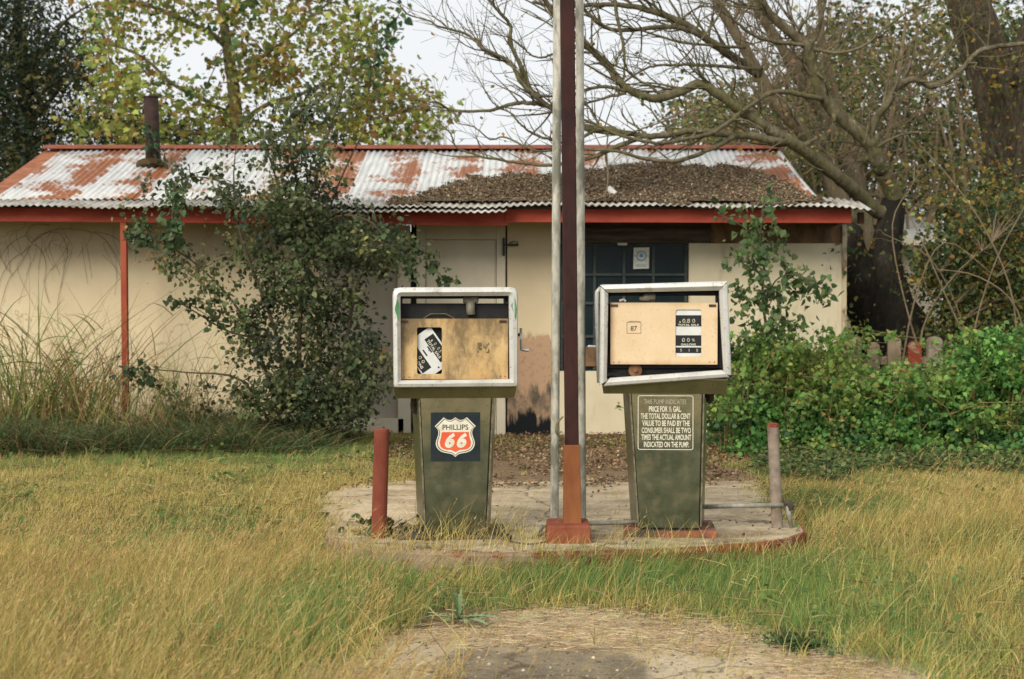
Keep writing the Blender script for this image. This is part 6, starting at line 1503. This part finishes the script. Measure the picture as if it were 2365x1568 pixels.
# dark weedy skirt at the foot of the left wall and shrub
A_ = Acc(); n = 34000
x = g.uniform(-40, 815, n); Yd = g.uniform(12.9, 14.7, n); X_ = (x - CX) / F * Yd
edge = np.interp(x, [-40, 300, 500, 650, 760, 800], [13.0, 13.0, 13.0, 13.05, 13.3, 13.7]); k = Yd > edge + g.normal(0, .12, n)
x, Yd, X_ = x[k], Yd[k], X_[k]; n = len(x)
hh = np.interp(x, [-40, 250, 500, 640, 760], [.50, .42, .46, .42, .26]) * g.uniform(.3, 1.1, n) * (.6 + .8 * vnoise(X_, Yd, 77, 3))
T = unit(np.stack([g.normal(0, .5, n), g.normal(-.15, .4, n), np.ones(n)], 1)); bend = np.stack([hh * g.normal(0, .5, n), hh * g.normal(-.1, .3, n), -hh * g.uniform(.1, .6, n)], 1)
dk_ = np.array([(.055, .08, .028), (.09, .12, .04), (.15, .12, .05), (.24, .17, .08), (.06, .12, .045)])
V, F_, C = ribbons(np.stack([X_, Yd, np.full(n, -.03)], 1), T, hh, np.full(n, .009), bend, 4, palette(n, dk_, [3, 3, 2.6, 2, 3.4], .22, g), g); A_.add(V, F_, C)
ob = A_.build('weed_skirt', M['grass']); tag(ob, 'dark tangled weeds along the foot of the cream wall', 'weeds', kind='stuff')
# low clover-like ground cover on the right, in front of the bank
n = 20000; x = g.uniform(1740, 2440, n); Yd = g.uniform(11.2, 13.8, n); X_ = (x - CX) / F * Yd
k = (vnoise(X_, Yd, 88, 1.6) > np.interp(Yd, [11.2, 12.2, 13.6], [.72, .42, .10])); X_, Yd = X_[k], Yd[k]
P = np.stack([X_, Yd, terrain(X_, Yd) + g.uniform(.01, .10, len(X_))], 1)
ob = leaves('ground_cover', P, .034, palette(len(P), [(.13, .19, .06), (.19, .24, .08), (.13, .12, .05), (.04, .06, .03)], [4, 3, 1, 2], .2, g), M['leaf'], OVAL, 0, 1.2, .2, g=g); tag(ob, 'low leafy ground cover in front of the green undergrowth bank', 'ground cover', kind='stuff')
# dead leaves on the forecourt and by the wall
n = 19000; x = g.uniform(740, 1800, n); y = g.uniform(1000, 1125, n)
keepp = g.random(n) < np.clip(1.15 - np.abs(y - 1035) / 75 + (vnoise(x / 100, y / 12, 91, 1.7) - .5) * 1.6, .012, 1)
pp = np.array([tuple(gp(a, b, 0)) for a, b in zip(x[keepp], y[keepp])]); pp = pp[pp[:, 1] < 15.2]
pp[:, 2] = np.maximum(terrain(pp[:, 0], pp[:, 1]) + .014, -.002) + g.uniform(0, .02, len(pp))
BR = [(.19, .125, .07), (.27, .185, .105), (.12, .08, .05), (.38, .28, .17), (.32, .16, .07)]
def litter(name, P, size, cols, w, label):
    ob = leaves(name, P, size, palette(len(P), cols, w, .2, g), M['litter'], OVAL, .0, 1.1, .35, g=g); tag(ob, label, 'leaf litter', kind='stuff'); return ob
e = g.uniform(0, 1, 900); q = np.stack([g.uniform(-1.8, 2.6, 900), 8.2 + e * 5, np.full(900, .012)], 1)
litter('forecourt_litter', np.concatenate([pp, q[:350]]), .026, BR, [4, 3, 3, 1, .6], 'brown dead leaves drifted across the forecourt in front of the door')
# leaves loose on the roof pile
A, B, Zl, ok = LIT; ii = np.argwhere(ok); s = ii[g.choice(len(ii), 22000)]
P = np.stack([A[s[:, 0], s[:, 1]] + g.normal(0, .015, len(s)), B[s[:, 0], s[:, 1]] + g.normal(0, .015, len(s)), Zl[s[:, 0], s[:, 1]] + g.uniform(-.004, .018, len(s))], 1)
litter('roof_leaves', P, .023, [(.19, .14, .09), (.26, .20, .13), (.12, .09, .06), (.35, .28, .19), (.28, .17, .09)], [4, 4, 3, 1.2, .6], 'loose dry leaves scattered over the roof drift')
# cut straw lying on the pavement and along its edge
n = 30000; x = g.uniform(540, 2320, n); y = g.uniform(1385, 1600, n)
p = np.array([tuple(gp(a, b, -.115)) for a, b in zip(x, y)]); ins = inpoly(p[:, 0] + g.normal(0, .08, n), p[:, 1] + g.normal(0, .12, n), PAVE)
nz = vnoise(p[:, 0], p[:, 1], 95, 2.2) + .35 * vnoise(p[:, 0], p[:, 1], 96, 8) + np.clip((1480 - y) / 100, -.25, .6) + .25 * blob(x, y, 1900, 1480, 300, 60)
k = ins & (nz > .50 + g.uniform(0, .35, n)); p = p[k]; n = len(p); p[:, 2] = terrain(p[:, 0], p[:, 1]) + g.uniform(.010, .022, n)
T = unit(np.stack([g.normal(0, 1, n), g.normal(0, .55, n), g.normal(0, .05, n)], 1)); L = g.uniform(.02, .11, n)
V, F_, C = ribbons(p, T, L, np.full(n, .0021), np.stack([g.normal(0, .02, n), g.normal(0, .02, n), g.uniform(-.002, .008, n)], 1), 3, palette(n, [(.42, .31, .18), (.56, .44, .27), (.28, .20, .11), (.66, .55, .36)], [4, 3, 3, 1.5], .18, g), g)
ob = npmesh('straw', V, F_, C, M['litter']); tag(ob, 'dry cut straw scattered over the pale worn pavement', 'straw', kind='stuff')
# thistle rosette
o = gp(1058, 1428, -.11); tz = terrain(o.x, o.y); o = Vector((o.x, o.y, float(tz) + .03))
thi = thing('thistle', 'grey-green thistle rosette at the grass edge of the pavement', 'plant', o)
def tleaf(dx, dy, dz, L, wd, curl, jag=.35):
    d = Vector((dx, dy, dz)).normalized(); s = d.cross(Vector((0, 0, 1))).normalized(); u = s.cross(d); mb = MB(); k = 14; vs = []
    for i in range(k + 1):
        t = i / k; w = wd * math.sin(math.pi * min(1, .12 + t * .88)) ** .7 * (1 - .25 * t) * (1 + (jag if i % 2 else -jag))
        if i == k: w = .001
        c = d * L * t + Vector((0, 0, -curl * L * t * t)); vs += [c - s * w + u * w * .35, c, c + s * w + u * w * .35]
    fs = []
    for i in range(k): a = i * 3; fs += [(a, a + 1, a + 4, a + 3), (a + 1, a + 2, a + 5, a + 4)]
    mb.quadmesh([v for v in vs], fs); ob = mb.build('leaf', M['thistle'], thi); return ob
M['thistle'] = two('silvery_green_leaf', (.10, .17, .07), (.24, .30, .15), 30, .6, bump=.3)
for a in ((-1, -.1, .3, .17, .026, .2), (-.9, -.1, 1.4, .27, .022, -.1), (-.2, .1, 1.2, .15, .020, 0), (.6, 0, 1.1, .17, .022, .1), (1, -.35, .30, .23, .034, .2), (.9, -.9, .30, .20, .030, .2), (.3, -1, .3, .15, .026, .2), (-.6, -.9, .3, .13, .024, .2), (.15, .3, 1.5, .14, .018, 0)): tleaf(*a)
# small dark green creeping weed on the pavement
o = gp(1845, 1480, -.11); o.z = float(terrain(o.x, o.y)); n = 420
P = np.stack([o.x + g.normal(0, .075, n), o.y + g.normal(0, .075, n), o.z + g.uniform(.01, .05, n)], 1)
wd_ = thing('creeping_weed', 'small dark green creeping weed patch lying on the pale pavement', 'weed', o)
mb = MB(o)
for q_ in range(14):
    a_ = q_ * .45; mb.tube([o + Vector((0, 0, .01)), o + Vector((math.cos(a_) * .06, math.sin(a_) * .06, .02)), o + Vector((math.cos(a_) * .13, math.sin(a_) * .12, .015))], .002, 4)
mb.build('runner', M['stem'], wd_)
ob = leaves('foliage', P, .024, palette(n, [(.05, .10, .035), (.08, .14, .045)], [1, 1], .2, g), M['leaf'], OVAL * np.array([1.3, 1]), 0, 1.2, .2, wd_, o, g=g)
o = gp(872, 1240, 0); n = 60
P = np.stack([o.x + g.normal(0, .09, n), o.y + .08 + g.normal(0, .04, n), g.uniform(.02, .10, n)], 1)
wd_ = thing('broadleaf_weed', 'small broad leaved weed growing at the foot of the red bollard', 'weed', o)
mb = MB(o)
for q_ in P[::4]: mb.tube([o, Vector(q_)], .002, 4)
mb.build('stem', M['stem'], wd_)
ob = leaves('foliage', P, .055, palette(n, [(.07, .12, .04), (.14, .16, .06)], [1, 1], .2, g), M['leaf'], OVAL, .4, .6, .2, wd_, o, g=g)
